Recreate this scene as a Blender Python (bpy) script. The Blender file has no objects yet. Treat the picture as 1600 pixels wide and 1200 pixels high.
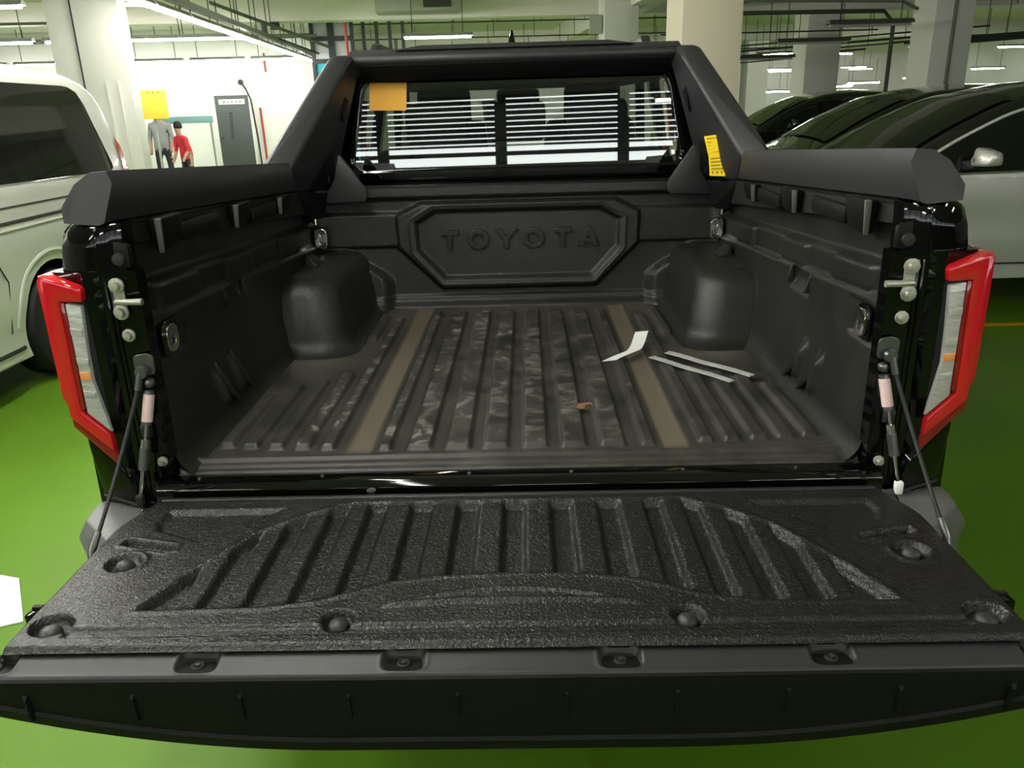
import bpy, bmesh, math, random
import numpy as np
from mathutils import Vector, Matrix

random.seed(7)
scene = bpy.context.scene
COL = scene.collection

# ------------------------------------------------------------------ camera
def setup_camera():
    f, pitch, roll, yaw = 1250.6, 0.3368, -0.0295, -0.02451
    C = Vector((0.03623, -1.57996, 0.74492 + 0.87))
    fw = Vector((math.sin(yaw)*math.cos(pitch), math.cos(yaw)*math.cos(pitch), -math.sin(pitch)))
    rt = Vector((math.cos(yaw), -math.sin(yaw), 0))
    up = rt.cross(fw)
    r2 = rt*math.cos(roll) + up*math.sin(roll)
    u2 = -rt*math.sin(roll) + up*math.cos(roll)
    cd = bpy.data.cameras.new('camera')
    cd.sensor_width = 36.0
    cd.lens = f*36.0/1600.0
    cd.clip_start = 0.05
    cd.clip_end = 200
    ob = bpy.data.objects.new('camera', cd)
    COL.objects.link(ob)
    m = Matrix((r2, u2, -fw)).transposed().to_4x4()
    m.translation = C
    ob.matrix_world = m
    scene.camera = ob
setup_camera()

# ------------------------------------------------------------------ world and exposure
world = bpy.data.worlds.new('world')
scene.world = world
world.use_nodes = True
world.node_tree.nodes['Background'].inputs[0].default_value = (0.9, 0.95, 1.0, 1)
world.node_tree.nodes['Background'].inputs[1].default_value = 0.05
scene.view_settings.view_transform = 'Standard'
scene.view_settings.look = 'None'
scene.view_settings.exposure = 1.0
scene.view_settings.gamma = 1.0
scene.view_settings.use_curve_mapping = False
scene.cycles.use_denoising = True
scene.cycles.max_bounces = 7
TUBE = 60.0          # emission of the lit fluorescent tubes
DAY = 2.6            # daylight behind the louvred opening
LIFT = 0.87          # height of the bed floor above the garage floor
BROT = math.radians(5.5)   # the building stands a little skew to the truck

# ------------------------------------------------------------------ materials
MATS = {}
def mat(name, color=(.5, .5, .5), rough=.5, metal=0., coat=0., emit=0., spec=.5, trans=0., ior=1.45):
    if name in MATS: return MATS[name]
    m = bpy.data.materials.new(name)
    m.use_nodes = True
    b = m.node_tree.nodes['Principled BSDF']
    b.inputs['Base Color'].default_value = (*color, 1)
    b.inputs['Roughness'].default_value = rough
    b.inputs['Metallic'].default_value = metal
    b.inputs['Coat Weight'].default_value = coat
    b.inputs['Coat Roughness'].default_value = .03
    b.inputs['Specular IOR Level'].default_value = spec
    b.inputs['Transmission Weight'].default_value = trans
    b.inputs['IOR'].default_value = ior
    if emit:
        b.inputs['Emission Color'].default_value = (*color, 1)
        b.inputs['Emission Strength'].default_value = emit
    MATS[name] = m
    return m
def N(m, typ, **k):
    n = m.node_tree.nodes.new(typ)
    for a, v in k.items():
        if a in n.inputs: n.inputs[a].default_value = v
        else: setattr(n, a, v)
    return n
def L(m, a, b): m.node_tree.links.new(a, b)
def P(m): return m.node_tree.nodes['Principled BSDF']
def bump(m, scale, strength, dist, detail=2., distortion=0., kind='noise', stretch=(1, 1, 1)):
    tc = N(m, 'ShaderNodeTexCoord')
    mp = N(m, 'ShaderNodeMapping'); mp.inputs['Scale'].default_value = stretch
    L(m, tc.outputs['Object'], mp.inputs['Vector'])
    if kind == 'noise':
        t = N(m, 'ShaderNodeTexNoise'); t.inputs['Scale'].default_value = scale
        t.inputs['Detail'].default_value = detail; t.inputs['Distortion'].default_value = distortion
        out = t.outputs['Fac']
    else:
        t = N(m, 'ShaderNodeTexVoronoi'); t.inputs['Scale'].default_value = scale
        out = t.outputs['Distance']
    L(m, mp.outputs['Vector'], t.inputs['Vector'])
    b = N(m, 'ShaderNodeBump'); b.inputs['Strength'].default_value = strength; b.inputs['Distance'].default_value = dist
    L(m, out, b.inputs['Height']); L(m, b.outputs['Normal'], P(m).inputs['Normal'])
    return tc, t
def vary(m, scale, c1, c2, lo=.4, hi=.6, detail=4., rough=None):
    tc = N(m, 'ShaderNodeTexCoord')
    t = N(m, 'ShaderNodeTexNoise'); t.inputs['Scale'].default_value = scale; t.inputs['Detail'].default_value = detail
    L(m, tc.outputs['Object'], t.inputs['Vector'])
    r = N(m, 'ShaderNodeValToRGB')
    r.color_ramp.elements[0].position = lo; r.color_ramp.elements[0].color = (*c1, 1)
    r.color_ramp.elements[1].position = hi; r.color_ramp.elements[1].color = (*c2, 1)
    L(m, t.outputs['Fac'], r.inputs['Fac']); L(m, r.outputs['Color'], P(m).inputs['Base Color'])
    if rough:
        mr = N(m, 'ShaderNodeMapRange'); mr.inputs['To Min'].default_value = rough[0]; mr.inputs['To Max'].default_value = rough[1]
        L(m, t.outputs['Fac'], mr.inputs['Value']); L(m, mr.outputs['Result'], P(m).inputs['Roughness'])
    return t

m_grain = mat('tailgate_grained_plastic', (.0085, .0085, .009), .29, spec=.55)
bump(m_grain, 165, 1., .0028, 2., 1.0)
m_liner = mat('bed_liner_plastic', (.0135, .0135, .013), .35)
bump(m_liner, 260, .8, .0020, 2., .6)
m_matte = mat('satin_black_plastic', (.023, .023, .025), .44)
bump(m_matte, 900, .12, .0006)
m_matte2 = mat('dark_moulded_plastic', (.0045, .0045, .0045), .55, spec=.22)
m_gloss = mat('gloss_black_paint', (.002, .002, .002), .05)
m_pad = mat('light_grey_bumper_and_lit_edge', (.115, .115, .11), .45)
m_rubber = mat('black_rubber', (.012, .012, .012), .6)
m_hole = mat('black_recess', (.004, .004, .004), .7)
m_red = mat('red_lamp_lens', (.52, .008, .014), .1, coat=1.)
m_dred = mat('deep_red_lamp_lens', (.22, .004, .008), .12, coat=1.)
m_clear = mat('clear_lamp_lens', (.40, .40, .37), .12, coat=1.)
bump(m_clear, 60, .5, .004, 1., 0., stretch=(1, 1, 2.5))
m_amber = mat('amber_bulb', (.75, .28, .08), .3)
m_bright = mat('bright_trim', (.80, .80, .74), .42, metal=.6)
m_chrome = mat('chrome', (.75, .75, .73), .12, metal=1.)
m_zinc = mat('zinc_steel', (.42, .41, .35), .4, metal=.6)
m_strut = mat('strut_grey_metal', (.16, .16, .16), .3, metal=.8)
m_pink = mat('pale_pink_label', (.72, .52, .50), .6)
m_yellow = mat('yellow_label', (.85, .62, .01), .5)
m_print = mat('label_print', (.25, .17, .01), .6)
m_orange = mat('orange_sticker', (.80, .40, .04), .55)
m_strap = mat('orange_red_strap', (.60, .10, .035), .5)
m_paper = mat('white_paper', (.80, .80, .80), .6)
m_tape = mat('silver_textured_tape', (.52, .52, .50), .4, metal=.2)
bump(m_tape, 260, 1., .003, 1.)
m_leaf = mat('dry_leaf', (.42, .20, .11), .7)
m_cabin = mat('cabin_trim', (.020, .020, .021), .7)
m_seat = mat('seat_fabric', (.035, .034, .033), .8)
m_film = mat('seat_plastic_film', (.55, .56, .52), .25)
m_tyre = mat('tyre_rubber', (.010, .010, .010), .7)
m_rim = mat('alloy_rim', (.42, .42, .40), .3, metal=.9)
m_van = mat('white_van_paint', (.60, .60, .54), .22, coat=.8)
m_silver = mat('silver_car_paint', (.56, .55, .51), .34, metal=.4, coat=.8)
m_blackcar = mat('black_car_paint', (.010, .010, .010), .1, coat=1.)
m_darkglass = mat('tinted_car_glass', (.006, .006, .006), .04, coat=.5)
m_seam = mat('panel_gap', (.02, .02, .02), .7)
m_wall = mat('white_wall_paint', (.80, .80, .76), .75)
vary(m_wall, .6, (.76, .76, .72), (.83, .83, .79))
m_conc = mat('grey_facade_concrete', (.20, .20, .19), .8)
m_ceil = mat('ceiling_paint', (.88, .83, .78), .85)
m_column = mat('column_paint', (.76, .75, .69), .7)
m_creamcol = mat('cream_column_paint', (.72, .66, .50), .75)
m_frame = mat('dark_metal_frame', (.022, .026, .028), .5)
m_cyan = mat('cyan_panel', (.02, .48, .62), .5)
m_pane = mat('pale_window_pane', (.42, .45, .45), .15)
m_pipe = mat('grey_green_pipe', (.16, .18, .14), .6)
m_dpipe = mat('dark_conduit', (.05, .055, .04), .6)
m_rpipe = mat('red_pipe', (.40, .06, .04), .5)
m_housing = mat('lamp_housing_grey', (.30, .31, .28), .5)
m_dhousing = mat('dark_lamp_housing', (.07, .07, .055), .5)
m_tube = mat('lit_tube', (1., .985, .93), .5, emit=TUBE)
m_offtube = mat('unlit_tube', (.45, .45, .40), .4)
m_day = mat('daylight_opening', (.93, 1., .97), .5, emit=DAY)
m_door = mat('grey_door_paint', (.075, .088, .085), .45)
m_signwhite = mat('white_sign', (.78, .78, .74), .5)
m_signyellow = mat('amber_sign', (.85, .52, .05), .5)
m_teal = mat('teal_board', (.22, .42, .42), .6)
m_line = mat('orange_floor_line', (.62, .28, .01), .5)
m_green = mat('green_epoxy_floor', (.095, .205, .010), .45, spec=.22)
vary(m_green, 1.1, (.082, .18, .009), (.108, .225, .012), .3, .7, 6., rough=(.38, .60))
m_ac = mat('air_unit_grey', (.42, .43, .36), .6)
m_skin = mat('skin', (.45, .27, .19), .6)
m_hair = mat('dark_hair', (.012, .010, .009), .6)
m_redshirt = mat('red_shirt', (.62, .03, .05), .8)
m_greyshirt = mat('grey_shirt', (.28, .29, .30), .8)
m_oliveshirt = mat('olive_shirt', (.36, .36, .12), .8)
m_trousers = mat('dark_trousers', (.03, .03, .04), .8)

# bed floor: dust in the two channels and pale scuffs on the rib tops follow stored masks
m_bedfloor = mat('dusty_bed_floor', (.02, .02, .02), .5)
def bedfloor_nodes(m):
    tc = N(m, 'ShaderNodeTexCoord')
    a1 = N(m, 'ShaderNodeAttribute'); a1.attribute_name = 'channel'
    a2 = N(m, 'ShaderNodeAttribute'); a2.attribute_name = 'rib'
    n1 = N(m, 'ShaderNodeTexNoise'); n1.inputs['Scale'].default_value = 9; n1.inputs['Detail'].default_value = 7; n1.inputs['Roughness'].default_value = .65
    n2 = N(m, 'ShaderNodeTexNoise'); n2.inputs['Scale'].default_value = 11; n2.inputs['Detail'].default_value = 5; n2.inputs['Distortion'].default_value = 2.5
    n3 = N(m, 'ShaderNodeTexVoronoi'); n3.inputs['Scale'].default_value = 120
    for n in (n1, n2, n3): L(m, tc.outputs['Object'], n.inputs['Vector'])
    def mul(a, b):
        k = N(m, 'ShaderNodeMath', operation='MULTIPLY'); L(m, a, k.inputs[0])
        if isinstance(b, float): k.inputs[1].default_value = b
        else: L(m, b, k.inputs[1])
        return k.outputs[0]
    def rng(a, lo, hi, t0=0., t1=1.):
        k = N(m, 'ShaderNodeMapRange'); L(m, a, k.inputs['Value'])
        k.inputs['From Min'].default_value = lo; k.inputs['From Max'].default_value = hi
        k.inputs['To Min'].default_value = t0; k.inputs['To Max'].default_value = t1
        return k.outputs['Result']
    def mix(fac, a, b):
        k = N(m, 'ShaderNodeMix', data_type='RGBA'); L(m, fac, k.inputs[0])
        for s, v in ((6, a), (7, b)):
            if isinstance(v, tuple): k.inputs[s].default_value = (*v, 1)
            else: L(m, v, k.inputs[s])
        return k.outputs[2]
    base = mix(rng(n1.outputs['Fac'], .35, .75), (.017, .016, .0145), (.058, .053, .045))
    dust = mul(a1.outputs['Fac'], rng(n1.outputs['Fac'], .2, .6, .45, 1.))
    c1 = mix(dust, base, (.125, .105, .078))
    scuff = mul(mul(a2.outputs['Fac'], rng(n2.outputs['Fac'], .49, .60)), rng(n1.outputs['Fac'], .42, .62, .0, 1.))
    c2 = mix(scuff, c1, (.25, .24, .215))
    speck = rng(n3.outputs['Distance'], .10, .06)
    c3 = mix(mul(speck, rng(n2.outputs['Fac'], .5, .62, 0., .6)), c2, (.22, .20, .17))
    L(m, c3, P(m).inputs['Base Color'])
    r = rng(n1.outputs['Fac'], .3, .7, .38, .55)
    L(m, r, P(m).inputs['Roughness'])
    n4 = N(m, 'ShaderNodeTexNoise'); n4.inputs['Scale'].default_value = 420
    L(m, tc.outputs['Object'], n4.inputs['Vector'])
    b = N(m, 'ShaderNodeBump'); b.inputs['Strength'].default_value = .35; b.inputs['Distance'].default_value = .001
    L(m, n4.outputs['Fac'], b.inputs['Height']); L(m, b.outputs['Normal'], P(m).inputs['Normal'])
bedfloor_nodes(m_bedfloor)

# dust film on the upper bed sides
m_liner_side = mat('dusty_liner_side', (.017, .017, .016), .42)
vary(m_liner_side, 5., (.0095, .0095, .009), (.024, .022, .018), .45, .75, 6.)
_b = N(m_liner_side, 'ShaderNodeBump'); _b.inputs['Strength'].default_value = .5; _b.inputs['Distance'].default_value = .0012
_n = N(m_liner_side, 'ShaderNodeTexNoise'); _n.inputs['Scale'].default_value = 300; _n.inputs['Detail'].default_value = 2
_t = N(m_liner_side, 'ShaderNodeTexCoord')
L(m_liner_side, _t.outputs['Object'], _n.inputs['Vector']); L(m_liner_side, _n.outputs['Fac'], _b.inputs['Height'])
L(m_liner_side, _b.outputs['Normal'], P(m_liner_side).inputs['Normal'])

# thin window glass: mirror-like at the surface, otherwise lets tinted light through
def thin_glass(name, tint, f0, f1):
    m = bpy.data.materials.new(name); m.use_nodes = True
    nt = m.node_tree; nt.nodes.clear()
    out = nt.nodes.new('ShaderNodeOutputMaterial'); mx = nt.nodes.new('ShaderNodeMixShader')
    tr = nt.nodes.new('ShaderNodeBsdfTransparent'); tr.inputs[0].default_value = (*tint, 1)
    gl = nt.nodes.new('ShaderNodeBsdfGlossy'); gl.inputs['Roughness'].default_value = .01
    lw = nt.nodes.new('ShaderNodeLayerWeight'); lw.inputs['Blend'].default_value = .5
    pw = nt.nodes.new('ShaderNodeMath'); pw.operation = 'POWER'; pw.inputs[1].default_value = 4.
    mr = nt.nodes.new('ShaderNodeMapRange'); mr.inputs['To Min'].default_value = f0; mr.inputs['To Max'].default_value = f1
    nt.links.new(lw.outputs['Facing'], pw.inputs[0]); nt.links.new(pw.outputs[0], mr.inputs['Value'])
    nt.links.new(mr.outputs['Result'], mx.inputs[0]); nt.links.new(tr.outputs[0], mx.inputs[1]); nt.links.new(gl.outputs[0], mx.inputs[2])
    nt.links.new(mx.outputs[0], out.inputs[0])
    return m
m_glass = thin_glass('rear_window_glass', (.46, .48, .46), .20, .9)
m_sideglass = thin_glass('side_window_glass', (.92, .94, .92), .05, .35)

# ------------------------------------------------------------------ mesh helpers
def tag(o, label=None, cat=None, group=None, kind=None):
    if label: o['label'] = label
    if cat: o['category'] = cat
    if group: o['group'] = group
    if kind: o['kind'] = kind
    return o
def link(name, me, m=None, parent=None, smooth=False):
    o = bpy.data.objects.new(name, me); COL.objects.link(o)
    if m is not None and not me.materials: me.materials.append(m)
    if parent is not None: o.parent = parent
    if smooth: me.polygons.foreach_set('use_smooth', [True]*len(me.polygons))
    return o
def empty(name, loc=(0, 0, 0), rz=0., parent=None):
    o = bpy.data.objects.new(name, None); COL.objects.link(o)
    o.location = loc; o.rotation_euler = (0, 0, rz); o.empty_display_size = .1
    if parent is not None: o.parent = parent
    return o
def from_bm(name, bm, m, parent=None, smooth=False):
    bmesh.ops.recalc_face_normals(bm, faces=bm.faces[:])
    me = bpy.data.meshes.new(name); bm.to_mesh(me); bm.free()
    return link(name, me, m, parent, smooth)
def smooth_by_angle(o, deg=35):
    me = o.data
    me.polygons.foreach_set('use_smooth', [True]*len(me.polygons))
    me.set_sharp_from_angle(angle=math.radians(deg))
def bev(bm, w, seg=2, ang=20):
    if w <= 0: return
    es = [e for e in bm.edges if len(e.link_faces) == 2 and e.calc_face_angle(0) > math.radians(ang)]
    bmesh.ops.bevel(bm, geom=es, offset=w, offset_type='OFFSET', segments=seg, profile=.5, affect='EDGES', clamp_overlap=True)
def add_box(bm, c, s, rz=0.):
    m = Matrix.Translation(c) @ Matrix.Rotation(rz, 4, 'Z') @ Matrix.Diagonal((*s, 1))
    return bmesh.ops.create_cube(bm, size=1., matrix=m)['verts']
def box(name, c, s, m, parent=None, bevel=0., rz=0., seg=2):
    bm = bmesh.new(); add_box(bm, c, s, rz); bev(bm, bevel, seg)
    o = from_bm(name, bm, m, parent)
    if bevel: smooth_by_angle(o)
    return o
def hull(name, pts, m, parent=None, bevel=0., seg=2, ang=12):
    bm = bmesh.new()
    for p in pts: bm.verts.new(p)
    r = bmesh.ops.convex_hull(bm, input=bm.verts[:])
    dead = list({g for g in r['geom_interior'] + r['geom_unused'] if isinstance(g, bmesh.types.BMVert)})
    if dead: bmesh.ops.delete(bm, geom=dead, context='VERTS')
    bmesh.ops.dissolve_limit(bm, angle_limit=math.radians(3), verts=bm.verts[:], edges=bm.edges[:])
    bev(bm, bevel, seg, ang)
    o = from_bm(name, bm, m, parent)
    if bevel: smooth_by_angle(o)
    return o
def loft(name, rings, m, parent=None, closed=True, cap=True, smooth=True, bevel=0.):
    bm = bmesh.new(); R = [[bm.verts.new(p) for p in r] for r in rings]; n = len(rings[0])
    for a, b in zip(R, R[1:]):
        for i in range(n if closed else n-1):
            j = (i+1) % n
            bm.faces.new((a[i], a[j], b[j], b[i]))
    if cap and closed:
        bm.faces.new(R[0][::-1]); bm.faces.new(R[-1])
    if bevel: bev(bm, bevel)
    o = from_bm(name, bm, m, parent)
    if smooth: smooth_by_angle(o)
    return o
def prism(name, poly, axis, a, b, m, parent=None, bevel=0., seg=2):
    """poly: 2D points; axis 'x' -> (y,z), 'y' -> (x,z), 'z' -> (x,y)"""
    def p3(p, t):
        return {'x': (t, p[0], p[1]), 'y': (p[0], t, p[1]), 'z': (p[0], p[1], t)}[axis]
    bm = bmesh.new()
    A = [bm.verts.new(p3(p, a)) for p in poly]; B = [bm.verts.new(p3(p, b)) for p in poly]
    n = len(poly)
    bm.faces.new(A); bm.faces.new(B[::-1])
    for i in range(n):
        j = (i+1) % n; bm.faces.new((A[i], B[i], B[j], A[j]))
    bmesh.ops.recalc_face_normals(bm, faces=bm.faces[:])
    bev(bm, bevel, seg)
    o = from_bm(name, bm, m, parent)
    if bevel: smooth_by_angle(o)
    return o
def tube_bm(bm, pts, r, seg=8):
    pts = [Vector(p) for p in pts]; rings = []
    prev = None
    for i, p in enumerate(pts):
        d = (pts[min(i+1, len(pts)-1)] - pts[max(i-1, 0)]).normalized()
        if prev is None:
            u = d.orthogonal().normalized()
        else:
            u = (prev - d*prev.dot(d)).normalized()
        prev = u; v = d.cross(u)
        rr = r[i] if isinstance(r, (list, tuple)) else r
        rings.append([bm.verts.new(p + (u*math.cos(2*math.pi*k/seg) + v*math.sin(2*math.pi*k/seg))*rr) for k in range(seg)])
    for a, b in zip(rings, rings[1:]):
        for k in range(seg):
            bm.faces.new((a[k], a[(k+1) % seg], b[(k+1) % seg], b[k]))
    bm.faces.new(rings[0][::-1]); bm.faces.new(rings[-1])
def tube(name, pts, r, m, parent=None, seg=8):
    bm = bmesh.new(); tube_bm(bm, pts, r, seg)
    o = from_bm(name, bm, m, parent); smooth_by_angle(o, 50); return o
def lathe(name, prof, m, parent=None, axis='z', at=(0, 0, 0), seg=20, sx=1., sy=1.):
    """prof: (r, h) points"""
    bm = bmesh.new(); rings = []
    def p3(r, h, a):
        x, y = r*math.cos(a)*sx, r*math.sin(a)*sy
        v = {'z': (x, y, h), 'y': (x, h, y), 'x': (h, x, y)}[axis]
        return Vector(v) + Vector(at)
    for r, h in prof:
        rings.append([bm.verts.new(p3(max(r, 1e-5), h, 2*math.pi*k/seg)) for k in range(seg)])
    for a, b in zip(rings, rings[1:]):
        for k in range(seg): bm.faces.new((a[k], a[(k+1) % seg], b[(k+1) % seg], b[k]))
    bm.faces.new(rings[0][::-1]); bm.faces.new(rings[-1])
    bmesh.ops.remove_doubles(bm, verts=bm.verts[:], dist=1e-5)
    o = from_bm(name, bm, m, parent); smooth_by_angle(o, 40); return o
def grid(name, V, m, parent=None, flip=False, attrs=None, smooth=True):
    """V: (nu,nv,3) array of points"""
    nu, nv = V.shape[:2]
    idx = np.arange(nu*nv).reshape(nu, nv)
    q = np.stack([idx[:-1, :-1], idx[1:, :-1], idx[1:, 1:], idx[:-1, 1:]], -1).reshape(-1, 4)
    if flip: q = q[:, ::-1]
    me = bpy.data.meshes.new(name)
    me.vertices.add(nu*nv); me.vertices.foreach_set('co', V.astype(np.float32).ravel())
    me.loops.add(q.size); me.loops.foreach_set('vertex_index', q.astype(np.int32).ravel())
    me.polygons.add(len(q)); me.polygons.foreach_set('loop_start', np.arange(0, q.size, 4, dtype=np.int32))
    me.update(calc_edges=True)
    if attrs:
        for k, a in attrs.items():
            at = me.attributes.new(k, 'FLOAT', 'POINT'); at.data.foreach_set('value', a.astype(np.float32).ravel())
    return link(name, me, m, parent, smooth)
def shape2d(name, outlines, depth, m, parent=None, bevel=0., frame=None, res=4):
    """filled outline(s) with holes, depth = full thickness, frame = 4x4 that lays the XY drawing out"""
    cu = bpy.data.curves.new(name, 'CURVE'); cu.dimensions = '2D'; cu.fill_mode = 'BOTH'
    cu.extrude = max(depth/2 - bevel, 0); cu.bevel_depth = bevel; cu.bevel_resolution = 1
    for pl in outlines:
        sp = cu.splines.new('POLY'); sp.points.add(len(pl)-1)
        for p, q in zip(sp.points, pl): p.co = (q[0], q[1], 0, 1)
        sp.use_cyclic_u = True
    tmp = bpy.data.objects.new('tmp_shape', cu)
    me = bpy.data.meshes.new_from_object(tmp)
    bpy.data.objects.remove(tmp); bpy.data.curves.remove(cu)
    me.name = name
    if depth <= .004 and not bevel:      # a thin sheet: keep one face layer only
        bm = bmesh.new(); bm.from_mesh(me)
        zmax = max(v.co.z for v in bm.verts)
        bmesh.ops.delete(bm, geom=[f for f in bm.faces if f.calc_center_median().z < zmax - 1e-6], context='FACES')
        bm.to_mesh(me); bm.free()
    if frame is not None: me.transform(frame)
    me.materials.clear()
    o = link(name, me, m, parent)
    if bevel: smooth_by_angle(o, 40)
    return o
F_XZ = Matrix(((1, 0, 0, 0), (0, 0, -1, 0), (0, 1, 0, 0), (0, 0, 0, 1)))      # drawing (x,y) -> world (x, ., z)
F_YZ = Matrix(((0, 0, 1, 0), (1, 0, 0, 0), (0, 1, 0, 0), (0, 0, 0, 1)))       # drawing (x,y) -> world (., y, z)
def rrect(x0, x1, y0, y1, r, n=5):
    out = []
    for cx, cy, a0 in ((x1-r, y0+r, -90), (x1-r, y1-r, 0), (x0+r, y1-r, 90), (x0+r, y0+r, 180)):
        for k in range(n+1):
            a = math.radians(a0 + 90*k/n); out.append((cx + r*math.cos(a), cy + r*math.sin(a)))
    return out
def rpoly(pts, r, n=4):
    """polygon with rounded corners"""
    out = []; N_ = len(pts)
    for i in range(N_):
        p = Vector(pts[i]).to_2d(); a = Vector(pts[i-1]).to_2d(); b = Vector(pts[(i+1) % N_]).to_2d()
        da = (a-p); db = (b-p); k = min(r, da.length*.45, db.length*.45)
        s, e = p + da.normalized()*k, p + db.normalized()*k
        for t in range(n+1):
            t /= n; q = s*(1-t)**2 + p*2*t*(1-t) + e*t*t; out.append((q.x, q.y))
    return out
def copy_tree(o, parent=None):
    c = o.copy(); COL.objects.link(c); c.parent = parent
    for ch in list(o.children): copy_tree(ch, c)
    return c
def sst(a, b, x): # smoothstep
    t = np.clip((x-a)/(b-a), 0, 1); return t*t*(3-2*t)
def seg_sd(px, py, poly):
    """signed distance to polygon (negative inside) for arrays"""
    d = np.full(px.shape, 1e9); inside = np.zeros(px.shape, bool); n = len(poly)
    for i in range(n):
        ax, ay = poly[i]; bx, by = poly[(i+1) % n]
        ex, ey = bx-ax, by-ay; wx, wy = px-ax, py-ay
        t = np.clip((wx*ex + wy*ey)/(ex*ex + ey*ey), 0, 1)
        d = np.minimum(d, (wx-ex*t)**2 + (wy-ey*t)**2)
        c = ((ay > py) != (by > py))
        with np.errstate(divide='ignore', invalid='ignore'):
            xin = ax + (py-ay)/(by-ay if by != ay else 1e-9)*ex
        inside ^= c & (px < xin)
    d = np.sqrt(d); return np.where(inside, -d, d)

# ================================================================== THE SETTING
cB, sB = math.cos(BROT), math.sin(BROT)
def bw(u, v, z=0.): return (u*cB - v*sB, u*sB + v*cB, z)     # building axes -> world
def bu(x, y): return (x*cB + y*sB, -x*sB + y*cB)             # world -> building axes
def bbox_(name, u0, u1, v0, v1, z0, z1, m, kind='structure', parent=None, bevel=0.):
    c = bw((u0+u1)/2, (v0+v1)/2, (z0+z1)/2)
    o = box(name, (0, 0, 0), (u1-u0, v1-v0, z1-z0), m, parent, bevel)
    o.location = c; o.rotation_euler = (0, 0, BROT)
    if kind: o['kind'] = kind
    return o
CEIL = 3.6
U0, U1, V0, V1 = -17., 24., -11., 44.
bbox_('floor', U0, U1, V0, V1, -.2, 0., m_green)
bbox_('ceiling', U0, U1, V0, V1, CEIL, CEIL+.2, m_ceil)
bbox_('wall_left', U0-.2, U0, V0, V1, 0, CEIL, m_wall)
bbox_('wall_right', U1, U1+.2, V0, V1, 0, CEIL, m_wall)
bbox_('wall_far', U0, U1, V1, V1+.2, 0, CEIL, m_wall)
bbox_('wall_office', U0, -2.9, 20.9, 21.1, 0, CEIL, m_wall)
bbox_('wall_middle', -2.9, 7.0, 27.0, 27.2, 0, CEIL, m_wall)
bbox_('wall_return', -3.1, -2.9, 20.9, 27.2, 0, CEIL, m_wall)
for k, (v0, zb) in enumerate(((9.6, 3.2), (15.2, 3.2), (23.5, 3.2))):
    bbox_('beam_%d' % (k+1), U0 if v0 < 20 else -2.9, U1, v0, v0+.45, zb, CEIL, m_ceil)
bbox_('beam_4', 3.2, 3.7, V0, V1, 3.15, CEIL, m_ceil)

# rear facade behind the photographer: parapet, louvred daylight opening with mullions, lintel
bbox_('wall_rear', U0, U1, V0-.2, V0, 0, 2.17, m_conc)
bbox_('wall_rear_lintel', U0, U1, V0-.2, V0, 3.46, CEIL, m_conc)
dp = bbox_('window_1', U0, U1, V0-.45, V0-.43, 2.1, 3.5, m_day)
for z0, z1 in [(2.34, 2.42), (2.515, 2.555)] + [(2.586 + .103*i, 2.660 + .103*i) for i in range(9)]:
    o = bbox_('louvre_slat', U0, U1, V0-.14, V0-.08, z0, z1, m_frame, kind=None)
    o.parent = dp; o.matrix_parent_inverse = dp.matrix_basis.inverted()
u = -3.85 - 2.35*5
while u < U1:
    o = bbox_('window_mullion', u-.11, u+.11, V0-.08, V0, 2.17, 3.46, m_frame, kind=None)
    o.parent = dp; o.matrix_parent_inverse = dp.matrix_basis.inverted(); u += 2.35

# columns
def column(x, y, w, d, m, label, pilaster=None):
    r = empty('column', (x, y, 0), BROT)
    box('shaft', (0, 0, CEIL/2), (w, d, CEIL), m, r, .015)
    if pilaster:
        box('pilaster', (-w/2-pilaster/2, .06, CEIL/2), (pilaster, d, CEIL), m, r, .01)
        box('seam', (-w/2+.004, -d/2-.004, CEIL/2), (.014, .012, CEIL), m_frame, r)
        for k in (.16, .30):
            box('conduit', (w/2-k+.02, -d/2-.012, 1.0), (.02, .024, 2.0), m_column, r, .004)
    tag(r, label, 'column', 'garage columns', 'thing'); return r
column(-4.93, 8.65, .54, .26, m_column, 'broad white column behind the white van', .32)
column(1.78, 6.9, .58, .58, m_creamcol, 'wide cream column rising behind the cab roof and sports bar')
column(1.72, 13.9, .60, .6, m_column, 'pale column behind the cab beside the cream column')
c6 = column(6.45, 11.9, .62, .62, m_column, 'grey-white column with pipes, above the dark cars')
column(6.25, 16.9, .74, .7, m_column, 'pale column in the middle of the far hall')
column(8.2, 29., .75, .7, m_column, 'thin distant column left of the middle hall column')
column(13.4, 26., .8, .8, m_creamcol, 'distant cream column behind the silver car')
column(10.6, 29.5, .55, .6, m_column, 'distant white column under the small lit lamps')

# floor line marking under the silver car
o = box('line_marking', (4.6, 4.11, .002), (6., .06, .004), m_line); tag(o, 'orange line painted on the green floor by the silver car', 'floor marking')

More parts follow.
